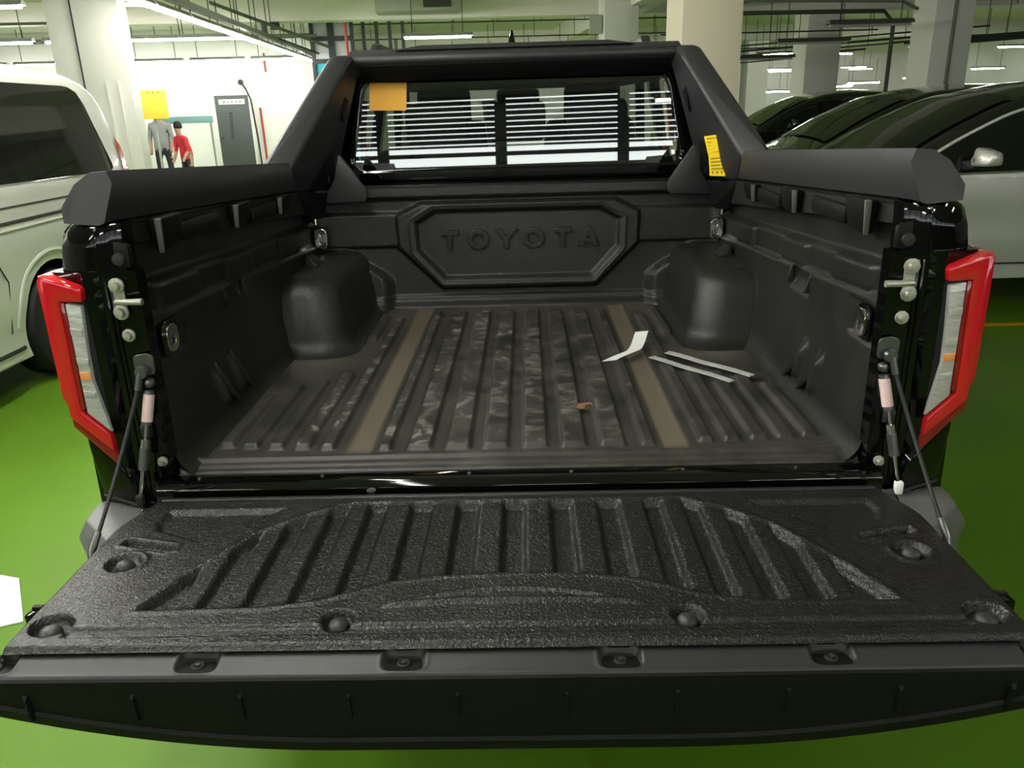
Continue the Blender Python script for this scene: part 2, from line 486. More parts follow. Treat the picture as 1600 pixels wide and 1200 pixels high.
# door in the office wall with its name plate
def at_wall(x):   # y of the office wall face at world x
    return (20.9 - -x*sB)/cB - 0 if False else (20.9 + x*sB)/cB
yw = at_wall(-7.5)
dr = empty('door_1', (-7.52, yw-.02, 0), BROT); dr['kind'] = 'structure'
box('door_leaf', (0, -.02, 1.0), (.86, .05, 2.0), m_door, dr, .006)
for sx in (-1, 1): box('door_frame', (sx*.47, -.03, 1.01), (.08, .08, 2.02), m_wall, dr, .005)
box('door_frame', (0, -.03, 2.05), (1.02, .08, .08), m_wall, dr, .005)
box('name_plate', (0, -.055, 1.86), (.66, .02, .13), m_signwhite, dr, .003)
for k, w in enumerate((.10, .05, .09, .08, .12)): box('plate_letters', (-.19+k*.1, -.068, 1.86), (w*.6, .004, .05), m_housing, dr)
for k in range(8):
    box('door_lettering', (-.06 - .005*k, -.05, 1.58-.085*k), (.075, .006, .06), m_frame, dr)
    box('door_lettering', (-.06 - .005*k, -.054, 1.58-.085*k), (.03, .006, .022), m_door, dr)
lathe('door_handle', [(0, -.10), (.03, -.10), (.03, -.05), (0, -.05)], m_chrome, dr, 'y', (-.34, 0, .98), 10)

# gooseneck post and red standpipe beside the door
po = empty('gooseneck_post', (-7.0, at_wall(-7.0)-.25, 0), BROT); tag(po, 'thin black post with round head standing beside the grey door', 'post')
tube('post', [(.12, 0, 0), (.09, 0, 1.0), (.03, 0, 1.9), (-.06, 0, 2.15), (-.14, 0, 2.28)], .022, m_frame, po)
lathe('post_head', [(0, -.06), (.06, -.04), (.07, 0), (.06, .04), (0, .06)], m_frame, po, 'y', (-.17, 0, 2.32), 12)
o = tube('red_standpipe', [(-6.78, at_wall(-6.78)-.12, 0), (-6.80, at_wall(-6.80)-.12, 1.7)], .03, m_rpipe); tag(o, 'red vertical pipe on the white wall next to the door', 'pipe')
o = tube('red_standpipe', [(-6.55, at_wall(-6.55)-.12, 2.55), (-6.55, at_wall(-6.55)-.12, 3.0)], .025, m_rpipe); tag(o, 'short red pipe stub high on the white wall', 'pipe')

# signs and people in the hazy corner behind the van
sg = empty('yellow_sign', (-6.82, 13.9, 0), BROT); tag(sg, 'amber yellow sign board on a post behind the white van', 'sign')
box('sign_board', (0, 0, 1.78), (.56, .05, .50), m_signyellow, sg, .01)
tube('sign_post', [(0, .05, 0), (0, .05, 1.6)], .025, m_housing, sg)
for k in range(3): box('sign_letters', (-.02+k*.09, -.027, 1.985), (.05, .004, .022), m_print, sg)
tb = empty('teal_board', (-7.15, 16.2, 0), BROT); tag(tb, 'pale teal counter board behind the person in red', 'board')
box('board', (0, 0, 1.48), (1.1, .06, .14), m_teal, tb, .01)
for sx in (-.5, .5): tube('board_leg', [(sx, 0, 0), (sx, 0, 1.42)], .02, m_housing, tb)

def person(x, y, rz, shirt, label, lean=0., arm=.0):
    r = empty('person', (x, y, 0), rz); tag(r, label, 'person', 'people behind the van')
    V = [(0, 0, .95), (0, 0, 1.18), (0, lean*.3, 1.38), (0, lean*.5, 1.48), (0, lean*.6, 1.60), (0, lean*.6-.01, 1.72),
         (.17, lean*.4, 1.40), (.22, lean*.4, 1.13), (.20, .10+arm, .92), (-.17, lean*.4, 1.40), (-.22, lean*.4, 1.13), (-.20, .12+arm, .95),
         (.10, 0, .90), (.11, .02, .50), (.11, -.02, .08), (.11, .14, .04), (-.10, 0, .90), (-.11, .02, .50), (-.11, -.02, .08), (-.11, .14, .04),
         (.20, .16+arm, .84), (-.20, .18+arm, .87)]
    E_ = [(0, 1), (1, 2), (2, 3), (3, 4), (4, 5), (2, 6), (6, 7), (7, 8), (2, 9), (9, 10), (10, 11), (0, 12), (12, 13), (13, 14), (14, 15), (0, 16), (16, 17), (17, 18), (18, 19), (8, 20), (11, 21)]
    rad = [.15, .14, .15, .06, .09, .075, .075, .052, .038, .075, .052, .038, .095, .065, .045, .04, .095, .065, .045, .04, .04, .04]
    me = bpy.data.meshes.new('body'); me.from_pydata(V, E_, [])
    o = bpy.data.objects.new('body', me); COL.objects.link(o)
    sk = o.modifiers.new('skin', 'SKIN'); sb = o.modifiers.new('sub', 'SUBSURF'); sb.levels = 2; sb.render_levels = 2
    for i, v in enumerate(me.skin_vertices[0].data):
        v.radius = (rad[i], rad[i]*.8); v.use_root = (i == 0)
    dg = bpy.context.evaluated_depsgraph_get()
    m2 = bpy.data.meshes.new_from_object(o.evaluated_get(dg)); bpy.data.objects.remove(o)
    for mm in (m_trousers, shirt, m_skin): m2.materials.append(mm)
    for p in m2.polygons:
        z = p.center.z; far = abs(p.center.x) > .15
        p.material_index = 2 if (z > 1.47 or (far and z < 1.10 and z > .75)) else (1 if z > .93 else 0)
        p.use_smooth = True
    b = link('body', m2, None, r)
    lathe('hair', [(0, .125), (.06, .11), (.092, .05), (.098, -.01), (.085, -.05), (0, -.05)], m_hair, r, 'z', (0, lean*.6-.025, 1.68), 14)
    return r
person(-6.72, 14.9, 2.6, m_redshirt, 'person in a red shirt standing by the teal board', .25, .1).scale = (.85, .85, .82)
person(-7.35, 15.3, 3.3, m_greyshirt, 'person in a grey shirt below the yellow sign')
person(-7.75, 14.6, 2.9, m_oliveshirt, 'person in an olive shirt nearest the white column')

# dark glazed stair enclosure right of the office wall
gz = empty('glazed_stair_enclosure', (-4.30, 16.2, 0), BROT); tag(gz, 'dark metal framed glazed enclosure with cyan panels behind the sports bar', 'partition')
for x in (0, .36, .42, .82): box('frame_post', (x, 0, 1.75), (.07, .08, 3.5), m_frame, gz)
for z in (2.0, 2.55, 2.98, 3.40): box('frame_rail', (.41, 0, z), (.86, .07, .09), m_frame, gz)
for (x0, x1) in ((.035, .325), (.455, .785)):
    for (z0, z1, mm) in ((.1, 1.95, m_cyan), (2.05, 2.5, m_cyan), (2.6, 2.93, m_pane), (3.03, 3.35, m_pane)):
        box('pane', ((x0+x1)/2, .03, (z0+z1)/2), (x1-x0, .012, z1-z0), mm, gz)
for k in range(4): box('stair_post', (1.05+.27*k, .1, 2.95-.05*k), (.07, .07, 1.1), m_frame, gz)
hull('stair_rail', [(.8, -.02, 2.62), (.8, .06, 2.62), (1.5, -.02, 2.30), (1.5, .06, 2.30), (.8, -.02, 2.72), (.8, .06, 2.72), (1.5, -.02, 2.40), (1.5, .06, 2.40)], m_frame, gz)
o = tube('red_standpipe', [(-3.45, 15.6, 0), (-3.47, 15.6, 3.5)], .03, m_rpipe); tag(o, 'tall red pipe in front of the dark glazed enclosure', 'pipe')

# ------------------------------------------------------------------ fluorescent fittings
def make_fitting(lit=True, length=1.25, wide=.16):
    r = empty('ceiling_light', (0, 0, 0))
    hm = m_housing if lit else m_dhousing
    prof = [(-wide/2, .0), (-wide/2, -.008), (-.035, .0), (.035, .0), (wide/2, -.008), (wide/2, .0), (.04, .05), (-.04, .05)]
    prism('housing', prof, 'x', -length/2, length/2, hm, r)
    tube('tube', [(-length/2+.03, 0, -.026), (length/2-.03, 0, -.026)], .019, m_tube if lit else m_offtube, r, 6)
    for sx in (-1, 1): tube('hanger_rod', [(sx*length*.36, 0, .045), (sx*length*.36, 0, .84)], .008, m_dpipe, r, 5)
    return r
lit0 = make_fitting(True); off0 = make_fitting(False)
used = {}
def fitting(proto, x, y, z, rz, label, group):
    o = proto if proto.name not in used else copy_tree(proto)
    used[proto.name] = 1
    o.location = (x, y, z); o.rotation_euler = (0, 0, rz); tag(o, label, 'ceiling light', group)
    return o
ORD = ('first second third fourth fifth sixth seventh eighth ninth tenth eleventh twelfth thirteenth fourteenth fifteenth sixteenth seventeenth eighteenth nineteenth twentieth').split()
a, b = Vector((-5.15, 19.66)), Vector((-4.0, 7.62)); d = (b-a).normalized(); ang = math.atan2(d.y, d.x)
for k in range(18):
    p = a + d*(.65 + 1.3*k)
    fitting(lit0, p.x, p.y, 2.75, ang, 'lit tube in the long bright ceiling strip, %s from the dark glazed enclosure' % ORD[k], 'tube fittings of the long strip')
tr = empty('cable_trunking', (0, 0, 0)); tag(tr, 'grey trunking running above the long strip of lit tubes', 'trunking')
hull('tray', [tuple((a + d*t + Vector((-d.y, d.x))*s).to_3d() + Vector((0, 0, z))) for t in (0, 23.4) for s in (-.05, .05) for z in (2.86, 2.93)], m_housing, tr)
for k, xx in enumerate((-5.75, -7.15, -8.55, -9.9, -11.1, -12.5)):
    fitting(lit0, xx, 18.6 + (xx+7)*sB, 2.79, BROT, 'lit tube in the far row along the white wall, %s from the dark enclosure' % ORD[k], 'tube fittings of the far row')
for k, xx in enumerate((-5.25, -6.2, -7.35, -8.75, -10.2, -11.5)):
    fitting(lit0, xx, 13.0 + (xx+6)*sB, 2.82, BROT, 'lit tube in the middle cross row, %s out from the long strip' % ORD[k], 'tube fittings of the middle row')
for k, xx in enumerate((-5.35, -6.95, -8.1)):
    fitting(lit0, xx, 9.6 + (xx+6)*sB, 2.98, BROT, 'lit tube in the nearest cross row by the white column, %s out from the strip' % ORD[k], 'tube fittings of the near row')
fitting(lit0, -1.49, 14., 2.80, BROT, 'single bright tube fitting above the cab roof', 'single tube fittings')
fitting(off0, 5.0, 11., 2.56, BROT, 'unlit dark tube fitting, uppermost of the three hanging ones', 'unlit hanging fittings')
fitting(off0, 4.87, 13., 2.46, BROT, 'unlit dark tube fitting, middle one of the three hanging ones', 'unlit hanging fittings')
fitting(off0, 4.6, 15., 2.31, BROT, 'unlit dark tube fitting, lowest of the three hanging ones', 'unlit hanging fittings')
far = [(11.5, 30, 1.90), (12.5, 30, 2.0), (14.05, 29, 2.10), (16.4, 29, 2.34), (9.6, 32, 1.8), (10.8, 35, 1.8)]
far += [(x, y, 2.8) for x, y in ((8.5, 38), (12, 39), (15.5, 39), (18, 36), (20, 30), (7.5, 24), (9.5, 25), (11.5, 23), (14.5, 24), (17, 26), (9, 41), (13, 42), (17, 42), (10.5, 19))]  # extra tubes added only to brighten the far hall
far.sort(key=lambda p: p[0]/(p[1]+1.6))
for k, (x, y, z) in enumerate(far):
    fitting(lit0, x, y, z, BROT, 'small lit tube in the far hall, %s from the cream column' % ORD[k], 'far hall tube fittings')
for (x, y) in ((-1.2, 19), (.6, 18), (2.4, 20), (-.4, 24), (1.6, 24.5), (3.6, 23)):  # tubes added out of sight behind the cab to brighten the hall centre
    fitting(lit0, x, y, 2.2, BROT, 'added low tube hidden behind the cab', 'added tubes hidden by the cab')
for xo in (-2.0,):  # row added out of view to light the van side, floor and tailgate
    for k in range(4):
        y = .6 + 1.3*k
        fitting(lit0, xo - y*sB, y, 2.85, BROT + math.pi/2, 'added unseen tube over the aisle between the van and the pickup', 'added aisle tubes')
for (x, y) in ((-.75, -1.1), (-.85, .2)):  # tubes added overhead, out of view, to put more light into the bed
    fitting(lit0, x, y, 2.85, BROT + math.pi/2, 'added unseen tube above the open tailgate', 'added tubes above the tailgate')
# tubes added behind the camera as fill light for the bed
for (x, y) in ((.2, -4.6), (-5.5, -5.5), (-3.0, -7.0), (2.6, -7.6), (3.1, -2.4), (3.4, -4.6), (4.6, -1.2)):
    fitting(lit0, x, y, 2.85, BROT, 'added fill tube behind the camera', 'added rear fill tubes')

# ------------------------------------------------------------------ pipes, air unit
def pipe(pts, r, m, label, group='ceiling pipes', brackets=0):
    rt = empty('ceiling_pipe', pts[0]); tag(rt, label, 'pipe', group)
    p0 = Vector(pts[0])
    tube('pipe_run', [Vector(p)-p0 for p in pts], r*.7, m, rt, 7)
    for k in range(brackets):
        t = (k+.5)/brackets; q = Vector(pts[0]).lerp(Vector(pts[-1]), t) - p0
        tube('pipe_hanger', [q, (q.x, q.y, CEIL-p0.z)], .008, m_dpipe, rt, 5)
    return rt
pipe([bw(-14, 16.3, 3.02), bw(-2.6, 16.3, 3.02)], .05, m_pipe, 'long grey-green pipe above the middle row of lamps', brackets=9)
pipe([bw(-14, 16.9, 3.10), bw(-2.6, 16.9, 3.10)], .03, m_pipe, 'thin pipe running just behind the long grey-green pipe', brackets=6)
pipe([bw(-14, 12.0, 2.98), bw(-9., 12.2, 2.96), bw(-5.9, 12.2, 2.96)], .03, m_dpipe, 'dark pipe crossing behind the white column', brackets=5)
for k, (v, z, lab) in enumerate(((17.5, 3.32, 'uppermost thin dark conduit above the cab'), (19.0, 3.12, 'second thin dark conduit above the cab'), (21.5, 2.98, 'third thin dark conduit above the cab'), (24.0, 2.85, 'lowest thin dark conduit above the cab'))):
    pipe([bw(-2.2, v, z), bw(5.5, v, z)], .022, m_dpipe, lab, brackets=8)
pipe([bw(-1.2, 20, 3.2), bw(-1.2, 20, 2.4), bw(-1.0, 20, 2.35)], .06, m_pipe, 'short grey-green drain pipe behind the aerial')
pipe([bw(-3.9, 13.5, 3.35), bw(-1.9, 17.5, 2.65)], .045, m_pipe, 'slanting pale handrail pipe beside the dark enclosure')
pipe([bw(-4.3, 13.2, 3.35), bw(-2.4, 17.0, 2.62)], .025, m_dpipe, 'thin slanting rail below the pale handrail')
pipe([bw(3.9, 10.8, 2.83), bw(4.4, 10.8, 2.92), bw(6.6, 10.7, 2.86), bw(6.85, 10.7, 2.75)], .035, m_pipe, 'upper bent pipe between the cream column and the grey-white column')
pipe([bw(3.9, 11.4, 2.72), bw(4.4, 11.3, 2.80), bw(6.5, 11.0, 2.76), bw(6.66, 11.0, 2.60), bw(6.66, 11.0, 0)], .045, m_dpipe, 'bent pipe that drops down the grey-white column')
pipe([bw(7.55, 10.9, 0), bw(7.55, 10.9, 3.4)], .04, m_pipe, 'vertical pipe right of the grey-white column')
pipe([bw(7.6, 11.2, 2.82), bw(7.9, 11.2, 2.92), bw(12, 11.2, 2.92)], .035, m_pipe, 'bent pipe running off to the edge above the silver car', brackets=2)
for k in range(5):
    pipe([bw(5.5, 17+1.6*k, 2.62-.06*k), bw(10.5, 14.5+1.6*k, 2.78-.04*k)], .025+.01*(k % 2), m_dpipe, 'dark pipe in the slanting bundle over the dark cars, %s from the top' % ORD[k], 'slanting pipe bundle', brackets=4)
for k in range(4):
    pipe([bw(9.2, 14.0+.6*k, 2.44+.05*k), bw(16, 12.4+.6*k, 2.72+.05*k)], .03, m_dpipe, 'dark pipe in the bundle over the silver car, %s from below' % ORD[k], 'pipe bundle over the silver car', brackets=3)
for k in range(3):
    pipe([bw(4.0, 14.4+3.2*k, 2.75-.1*k), bw(8.2, 14.4+3.2*k, 2.75-.1*k)], .02, m_dpipe, 'thin straight conduit behind the unlit hanging fittings, %s from the top' % ORD[k], 'thin straight conduits', brackets=3)
ac = empty('air_unit', (-1.85, 14.3, 3.22), BROT); tag(ac, 'grey ceiling air unit hanging above the cab', 'air unit')
box('casing', (0, 0, .12), (1.5, .6, .26), m_ac, ac, .02); box('grille', (.35, -.31, .13), (.5, .02, .16), m_dpipe, ac)
jb = box('junction_box', (0, 0, 0), (.22, .14, .3), m_ac, None, .01); jb.location = (1.31, 13.75, 2.88); tag(jb, 'small green-grey junction box left of the pale column', 'box')
sb_ = empty('junction_box_pair', (-4.75, 15.0, 3.12), BROT); tag(sb_, 'pair of small dark speakers hanging left of the glazed enclosure', 'speaker')
box('speaker_body', (-.14, 0, 0), (.09, .12, .24), m_frame, sb_, .01); box('speaker_body', (.06, 0, .02), (.16, .12, .14), m_frame, sb_, .01)
tube('speaker_bracket', [(0, 0, .05), (0, 0, .48)], .012, m_dpipe, sb_)
for (x, y, z, lab) in ((7.6, 21, 2.02, 'dark hanging box above the black car'), (9.9, 14, 2.50, 'dark hanging box beside the vertical pipe')):
    o = empty('ceiling_speaker', (x, y, z), BROT); tag(o, lab, 'speaker')
    box('speaker_body', (0, 0, 0), (.5, .3, .22), m_frame, o, .01); tube('speaker_bracket', [(0, 0, .1), (0, 0, CEIL-z)], .012, m_dpipe, o)

# ================================================================== THE PICKUP
T = empty('pickup_truck', (0, 0, LIFT))
tag(T, 'black pickup truck seen from behind with its tailgate open and bed empty', 'pickup truck')

# ---- bed floor (height field)
def make_bed_floor():
    xs = np.linspace(-.765, .765, 430)
    ys = np.unique(np.concatenate([np.linspace(.0, .16, 46), np.linspace(.16, .55, 30), np.linspace(.55, .95, 60), np.linspace(.95, 1.32, 24), np.linspace(1.32, 1.52, 36)]))
    X, Y = np.meshgrid(xs, ys, indexing='ij')
    ax = np.abs(X); Z = np.zeros_like(X); rib = np.zeros_like(X)
    def add(c, w, y0, y1, h=.013, both=True):
        nonlocal Z, rib
        q = ax if both else X
        e = .007
        mx = sst(c-w/2-e, c-w/2+.001, q)*(1-sst(c+w/2-.001, c+w/2+e, q))
        my = sst(y0-.002, y0+.013, Y)*(1-sst(y1-.013, y1+.012, Y))
        Z = np.maximum(Z, h*mx*my); rib = np.maximum(rib, (mx > .9)*(my > .8)*1.)
    for c in (.045, .134, .223): add(c, .048, .098, 1.37)
    add(.303, .022, .098, 1.37)
    add(.437, .024, .108, 1.30); add(.497, .028, .112, .80-.15); add(.560, .030, .116, .60); add(.622, .030, .122, .56); add(.680, .026, .130, .50)
    add(.497, .026, 1.02, 1.34)
    ch = sst(.328, .340, ax)*(1-sst(.385, .398, ax))*sst(.07, .12, Y)
    Z -= .004*ch
    # lip ridges along the tailgate end
    Z += .007*sst(.058, .064, Y+.012*ax**2)*(1-sst(.074, .08, Y+.012*ax**2))
    Z += -.004*(1-sst(.030, .038, Y)) - .010*(1-sst(.006, .014, Y))
    # cove into the sides and front
    Z += .05*(1-np.sqrt(np.clip(1-np.clip((ax-.70)/.066, 0, 1)**2, 0, 1)))
    Z += .04*(1-np.sqrt(np.clip(1-np.clip((Y-1.44)/.075, 0, 1)**2, 0, 1)))
    dustf = np.clip(.35*sst(1.1, 1.45, Y) + .55*np.exp(-((ax-.60)/.12)**2 - ((Y-.80)/.07)**2), 0, .7)
    return grid('bed_liner', np.stack([X, Y, Z], -1), m_bedfloor, T, attrs={'channel': np.clip(ch + dustf*(1-rib), 0, 1), 'rib': rib*(ax < .52)*sst(-.8, .6, -X)})
BL = make_bed_floor()

# ---- headboard with the octagonal panel (height field, towards the tailgate)
def make_headboard():
    xs = np.linspace(-.765, .765, 340); zs = np.linspace(0., .455, 120)
    X, Z = np.meshgrid(xs, zs, indexing='ij'); ax = np.abs(X)
    D = np.zeros_like(X)
    band = sst(.228, .242, Z)*(1-sst(.352, .372, Z))
    D = .016*band
    D = np.maximum(D, .022*sst(.405, .425, Z))
    octo = [(.365, .395), (.462, .350), (.458, .235), (.295, .076), (-.295, .076), (-.458, .235), (-.462, .350), (-.365, .395)]
    inn = [(.315, .368), (.388, .325), (.384, .222), (.283, .112), (-.283, .112), (-.384, .222), (-.388, .325), (-.315, .368)]
    rim = [(.345, .383), (.425, .340), (.421, .230), (.289, .095), (-.289, .095), (-.421, .230), (-.425, .340), (-.345, .383)]
    so = seg_sd(X, Z, octo); si = seg_sd(X, Z, inn)
    D = np.where(so < .012, np.maximum(D, .034*(1-sst(-.006, .012, so))), D)
    D -= .024*(1-sst(-.012, .010, si))
    D += .0035*(np.exp(-((si-.022)/.004)**2))*(so < -.004)
    # swept step around the wheel arches
    edge = .50 + .16*sst(.10, .235, Z) - .0*Z
    D = np.maximum(D, .040*sst(edge-.02, edge+.03, ax)*(1-sst(.215, .24, Z)))
    # toe of the panel
    D += .012*(1-sst(.035, .05, Z)) + .028*(1-sst(.0, .03, Z))
    D += .05*(1-np.sqrt(np.clip(1-np.clip((ax-.715)/.052, 0, 1)**2, 0, 1)))*.6
    lean = .03*(Z/.45)
    return grid('headboard', np.stack([X, 1.5 + lean - D, Z], -1), m_liner, BL)
HB = make_headboard()
box('headboard_cap', (0, 1.535, .448), (1.45, .05, .03), m_matte2, BL, .006)

# ---- raised lettering on the headboard
def letters():
    H, S = .068, .0135
    def ell(cx, cy, rx, ry, n=28): return [(cx + rx*math.cos(2*math.pi*k/n), cy + ry*math.sin(2*math.pi*k/n)) for k in range(n)]
    G = {
        'T': [[(-.031, H), (-.031, H-S), (-S/2, H-S), (-S/2, 0), (S/2, 0), (S/2, H-S), (.031, H-S), (.031, H)]],
        'O': [ell(0, H/2, .039, .0365), ell(0, H/2, .0245, .0225)],
        'Y': [[(-.037, H), (-.0205, H), (0, H*.58), (.0205, H), (.037, H), (S/2, H*.42), (S/2, 0), (-S/2, 0), (-S/2, H*.42)]],
        'A': [[(-.037, 0), (-.0085, H), (.0085, H), (.037, 0), (.0215, 0), (.016, H*.17), (-.016, H*.17), (-.0215, 0)],
              [(-.0105, H*.35), (0, H*.72), (.0105, H*.35)]],
    }
    for ch, x in zip('TOYOTA', (-.262, -.152, -.045, .060, .170, .270)):
        o = shape2d('letter', G[ch], .024, m_liner, BL, .0035, F_XZ)
        o.location = (x, 1.5 + .017 - .014, .224)
letters()

# ---- bed sides (height field) and wheel arches
def make_side(s):
    ys = np.linspace(.0, 1.52, 230); zs = np.linspace(.0, .56, 110)
    Y, t = np.meshgrid(ys, zs/.56, indexing='ij')
    top = .552 - .060*Y
    Z = t*top
    D = np.zeros_like(Y)                                # inward
    c1 = .352 - .062*Y                                   # upper crease
    D += .016*(1-sst(c1-.012, c1+.004, Z))
    c0 = .402 - .055*Y
    blocks = ((np.abs(Y-.22) < .11) | (np.abs(Y-.62) < .10) | (np.abs(Y-1.12) < .10))
    D += np.where(blocks, .012, .0)*(1-sst(c0-.004, c0+.018, Z))*sst(c1-.004, c1+.006, Z)
    D -= .022*sst(c0, c0+.02, Z)
    lo = .172 - .01*Y
    D += .020*(1-sst(.0, lo, Z))
    for (y0, y1, z0, z1) in ((.455, .60, .245, .305),):
        D -= .022*sst(y0-.004, y0+.004, Y)*(1-sst(y1-.004, y1+.004, Y))*sst(z0, z0+.035, Z)*(1-sst(z1-.004, z1+.006, Z))
    y0, y1 = .30 - .35*(Z-.14)*0, .42
    for yc in (.30, .415):
        yy = yc + .45*(.15-Z)*.35
        D += .020*np.exp(-((Y-yy)/.010)**2)*sst(.03, .06, Z)*(1-sst(.11, .16, Z))
    D -= .010*sst(-.02, .02, Y-.03)*(1-sst(.16, .20, Y))*sst(.235, .245, Z)*(1-sst(.315, .325, Z))
    D += .05*(1-np.sqrt(np.clip(1-np.clip((.05-Z)/.055, 0, 1)**2, 0, 1)))
    return grid('side_panel', np.stack([s*(.772-D), Y, Z], -1), m_liner_side, BL, flip=(s > 0))
def make_arch(s):
    rings = []
    prof = []
    for k in range(7):
        a = math.pi/2*k/6; prof.append((-.050 + .050*math.sin(a), .050*(1-math.cos(a))))
    prof += [(.008, .09), (.018, .13), (.026, .155)]
    for k in range(1, 8):
        a = math.pi/2*k/7; prof.append((.030 + .06*(1-math.cos(a)), .160 + .060*math.sin(a)))
    prof += [(.10, .2215)]
    for off, z in prof:
        xi = .555 + off*.85; yf = .885 + off*1.35; r = .10
        ring = [(.80, yf, z), (.74, yf, z), (xi+r, yf, z)]
        for k in range(1, 10):
            a = math.pi/2*k/10; ring.append((xi + r - r*math.sin(a), yf + r - r*math.cos(a), z))
        ring += [(xi, yf+r, z), (xi, yf+r+.15, z), (xi, yf+r+.3, z), (xi, 1.53, z)]
        rings.append([(s*x, y, zz) for x, y, zz in ring])
    n = len(rings[0])
    for x in (.70, .80):
        rings.append([(s*max(p_, x), y, .2225 + (.01 if x > .75 else 0)) for (p_, y) in [(abs(q[0]), q[1]) for q in rings[-1]]])
    o = loft('wheel_arch', rings, m_liner, BL, closed=False, cap=False)
    o.data.polygons.foreach_set('use_smooth', [True]*len(o.data.polygons))
    return o
for s in (-1, 1):
    make_side(s); make_arch(s)
    # tie-down pocket on top of the arch
    hull('arch_pocket', [(s*.70, 1.20, .224), (s*.745, 1.20, .224), (s*.70, 1.29, .224), (s*.745, 1.29, .224), (s*.735, 1.21, .262), (s*.745, 1.21, .262), (s*.735, 1.28, .255), (s*.745, 1.28, .255)], m_hole, BL, .004)
    for yy in (.36, .47):
        hull('pocket_fin', [(s*.752, yy-.035, .155), (s*.766, yy-.035, .155), (s*.712, yy+.008, .03), (s*.76, yy+.02, .03), (s*.72, yy-.0, .035), (s*.757, yy-.04, .10)], m_liner_side, BL, .003)
    for yy in (.452, .598):
        hull('pocket_edge', [(s*.755, yy-.005, .31), (s*.755, yy+.004, .31), (s*.745, yy+.002, .262), (s*.745, yy+.012, .262), (s*.765, yy, .262), (s*.765, yy, .31)], m_liner_side, BL, .002)

# ---- floor-end body sill, gap and latch pin
SL = prism('rear_sill', [(.016, -.012), (.012, -.008), (-.030, -.008), (-.044, -.02), (-.048, -.06), (-.048, -.30), (.016, -.30)], 'x', -.775, .775, m_gloss, T, .003)
lathe('sill_pin', [(.0, -.034), (.006, -.034), (.006, -.022), (.010, -.02), (.010, -.017), (.0, -.016)], m_strut, SL, 'z', (-.305, -.062, .0), 10)
for x in (-.69, -.42, -.1, .12, .36, .6): lathe('sill_screw', [(0, -.004), (.004, -.004), (.004, -.001), (0, .0)], m_strut, SL, 'z', (x, -.012, -.004), 8)
box('under_bed', (0, .75, -.16), (1.5, 1.5, .24), m_hole, T)

# ---- body side panels, rear corner posts and lamps
def make_side_body(s):
    B = empty('body_side', (0, 0, 0), 0, T)
    # outer skin, swept round the rear corner
    plan = [(.905, .02), (.925, .10), (.930, .30), (.930, 1.60)]
    rings = []
    for z, dx in ((-.33, -.03), (-.20, -.005), (.05, .0), (.25, .0), (.40, -.012), (.50, -.03), (.545, -.06)):
        rings.append([(s*(x+dx), y, z) for x, y in plan] + [(s*(.80), 1.60, z), (s*.80, .02, z)])
    loft('outer_panel', rings, m_gloss, B)
    # corner post: flat face with the fittings, then the rounded shoulder above the lamp
    post = [(.738, .010), (.742, -.020), (.775, -.030), (.812, -.030), (.822, -.042), (.838, -.046), (.846, -.040), (.905, -.025), (.912, .03), (.80, .05)]
    rings = [[(s*(x+(.0 if z > 0 else .004)), y, z) for x, y in post] for z in (-.20, .10, .43, .455)]
    loft('corner_post', rings, m_gloss, B, bevel=.003)
    sh = [(.755, .02), (.757, -.022), (.775, -.030), (.806, -.034), (.865, -.026), (.898, .0), (.905, .06), (.80, .06)]
    rings = []
    for z, k in ((.453, 1.), (.470, .995), (.500, .985), (.530, .965), (.546, .93)):
        rings.append([(s*(.755 + (x-.755)*(1 - (1-k)*3.2)), y + (1-k)*.12, z) for x, y in sh])
    loft('corner_shoulder', rings, m_gloss, B)
    hull('shoulder_fold', [(s*.806, -.036, .455), (s*.812, -.036, .455), (s*.800, -.030, .54), (s*.806, -.030, .54), (s*.806, -.02, .455), (s*.80, -.02, .54)], m_gloss, B, .002)
    hull('recess_block', [(s*.745, -.028, .46), (s*.785, -.028, .46), (s*.745, -.028, .505), (s*.775, -.028, .515), (s*.745, -.01, .46), (s*.785, -.01, .46), (s*.745, -.01, .505), (s*.775, -.01, .515)], m_matte2, B, .005)
    lathe('recess_plug', [(0, -.036), (.012, -.034), (.014, -.026), (0, -.026)], m_rubber, B, 'y', (s*.766, 0, .478), 12)
    # vertical ribs of the post
    for x in (.790, .800): hull('post_ridge', [(s*(x-.002), -.034, -.05), (s*(x+.003), -.034, -.05), (s*(x-.002), -.034, .44), (s*(x+.003), -.034, .44), (s*x, -.026, -.05), (s*x, -.026, .44)], m_gloss, B, .001)
    return B
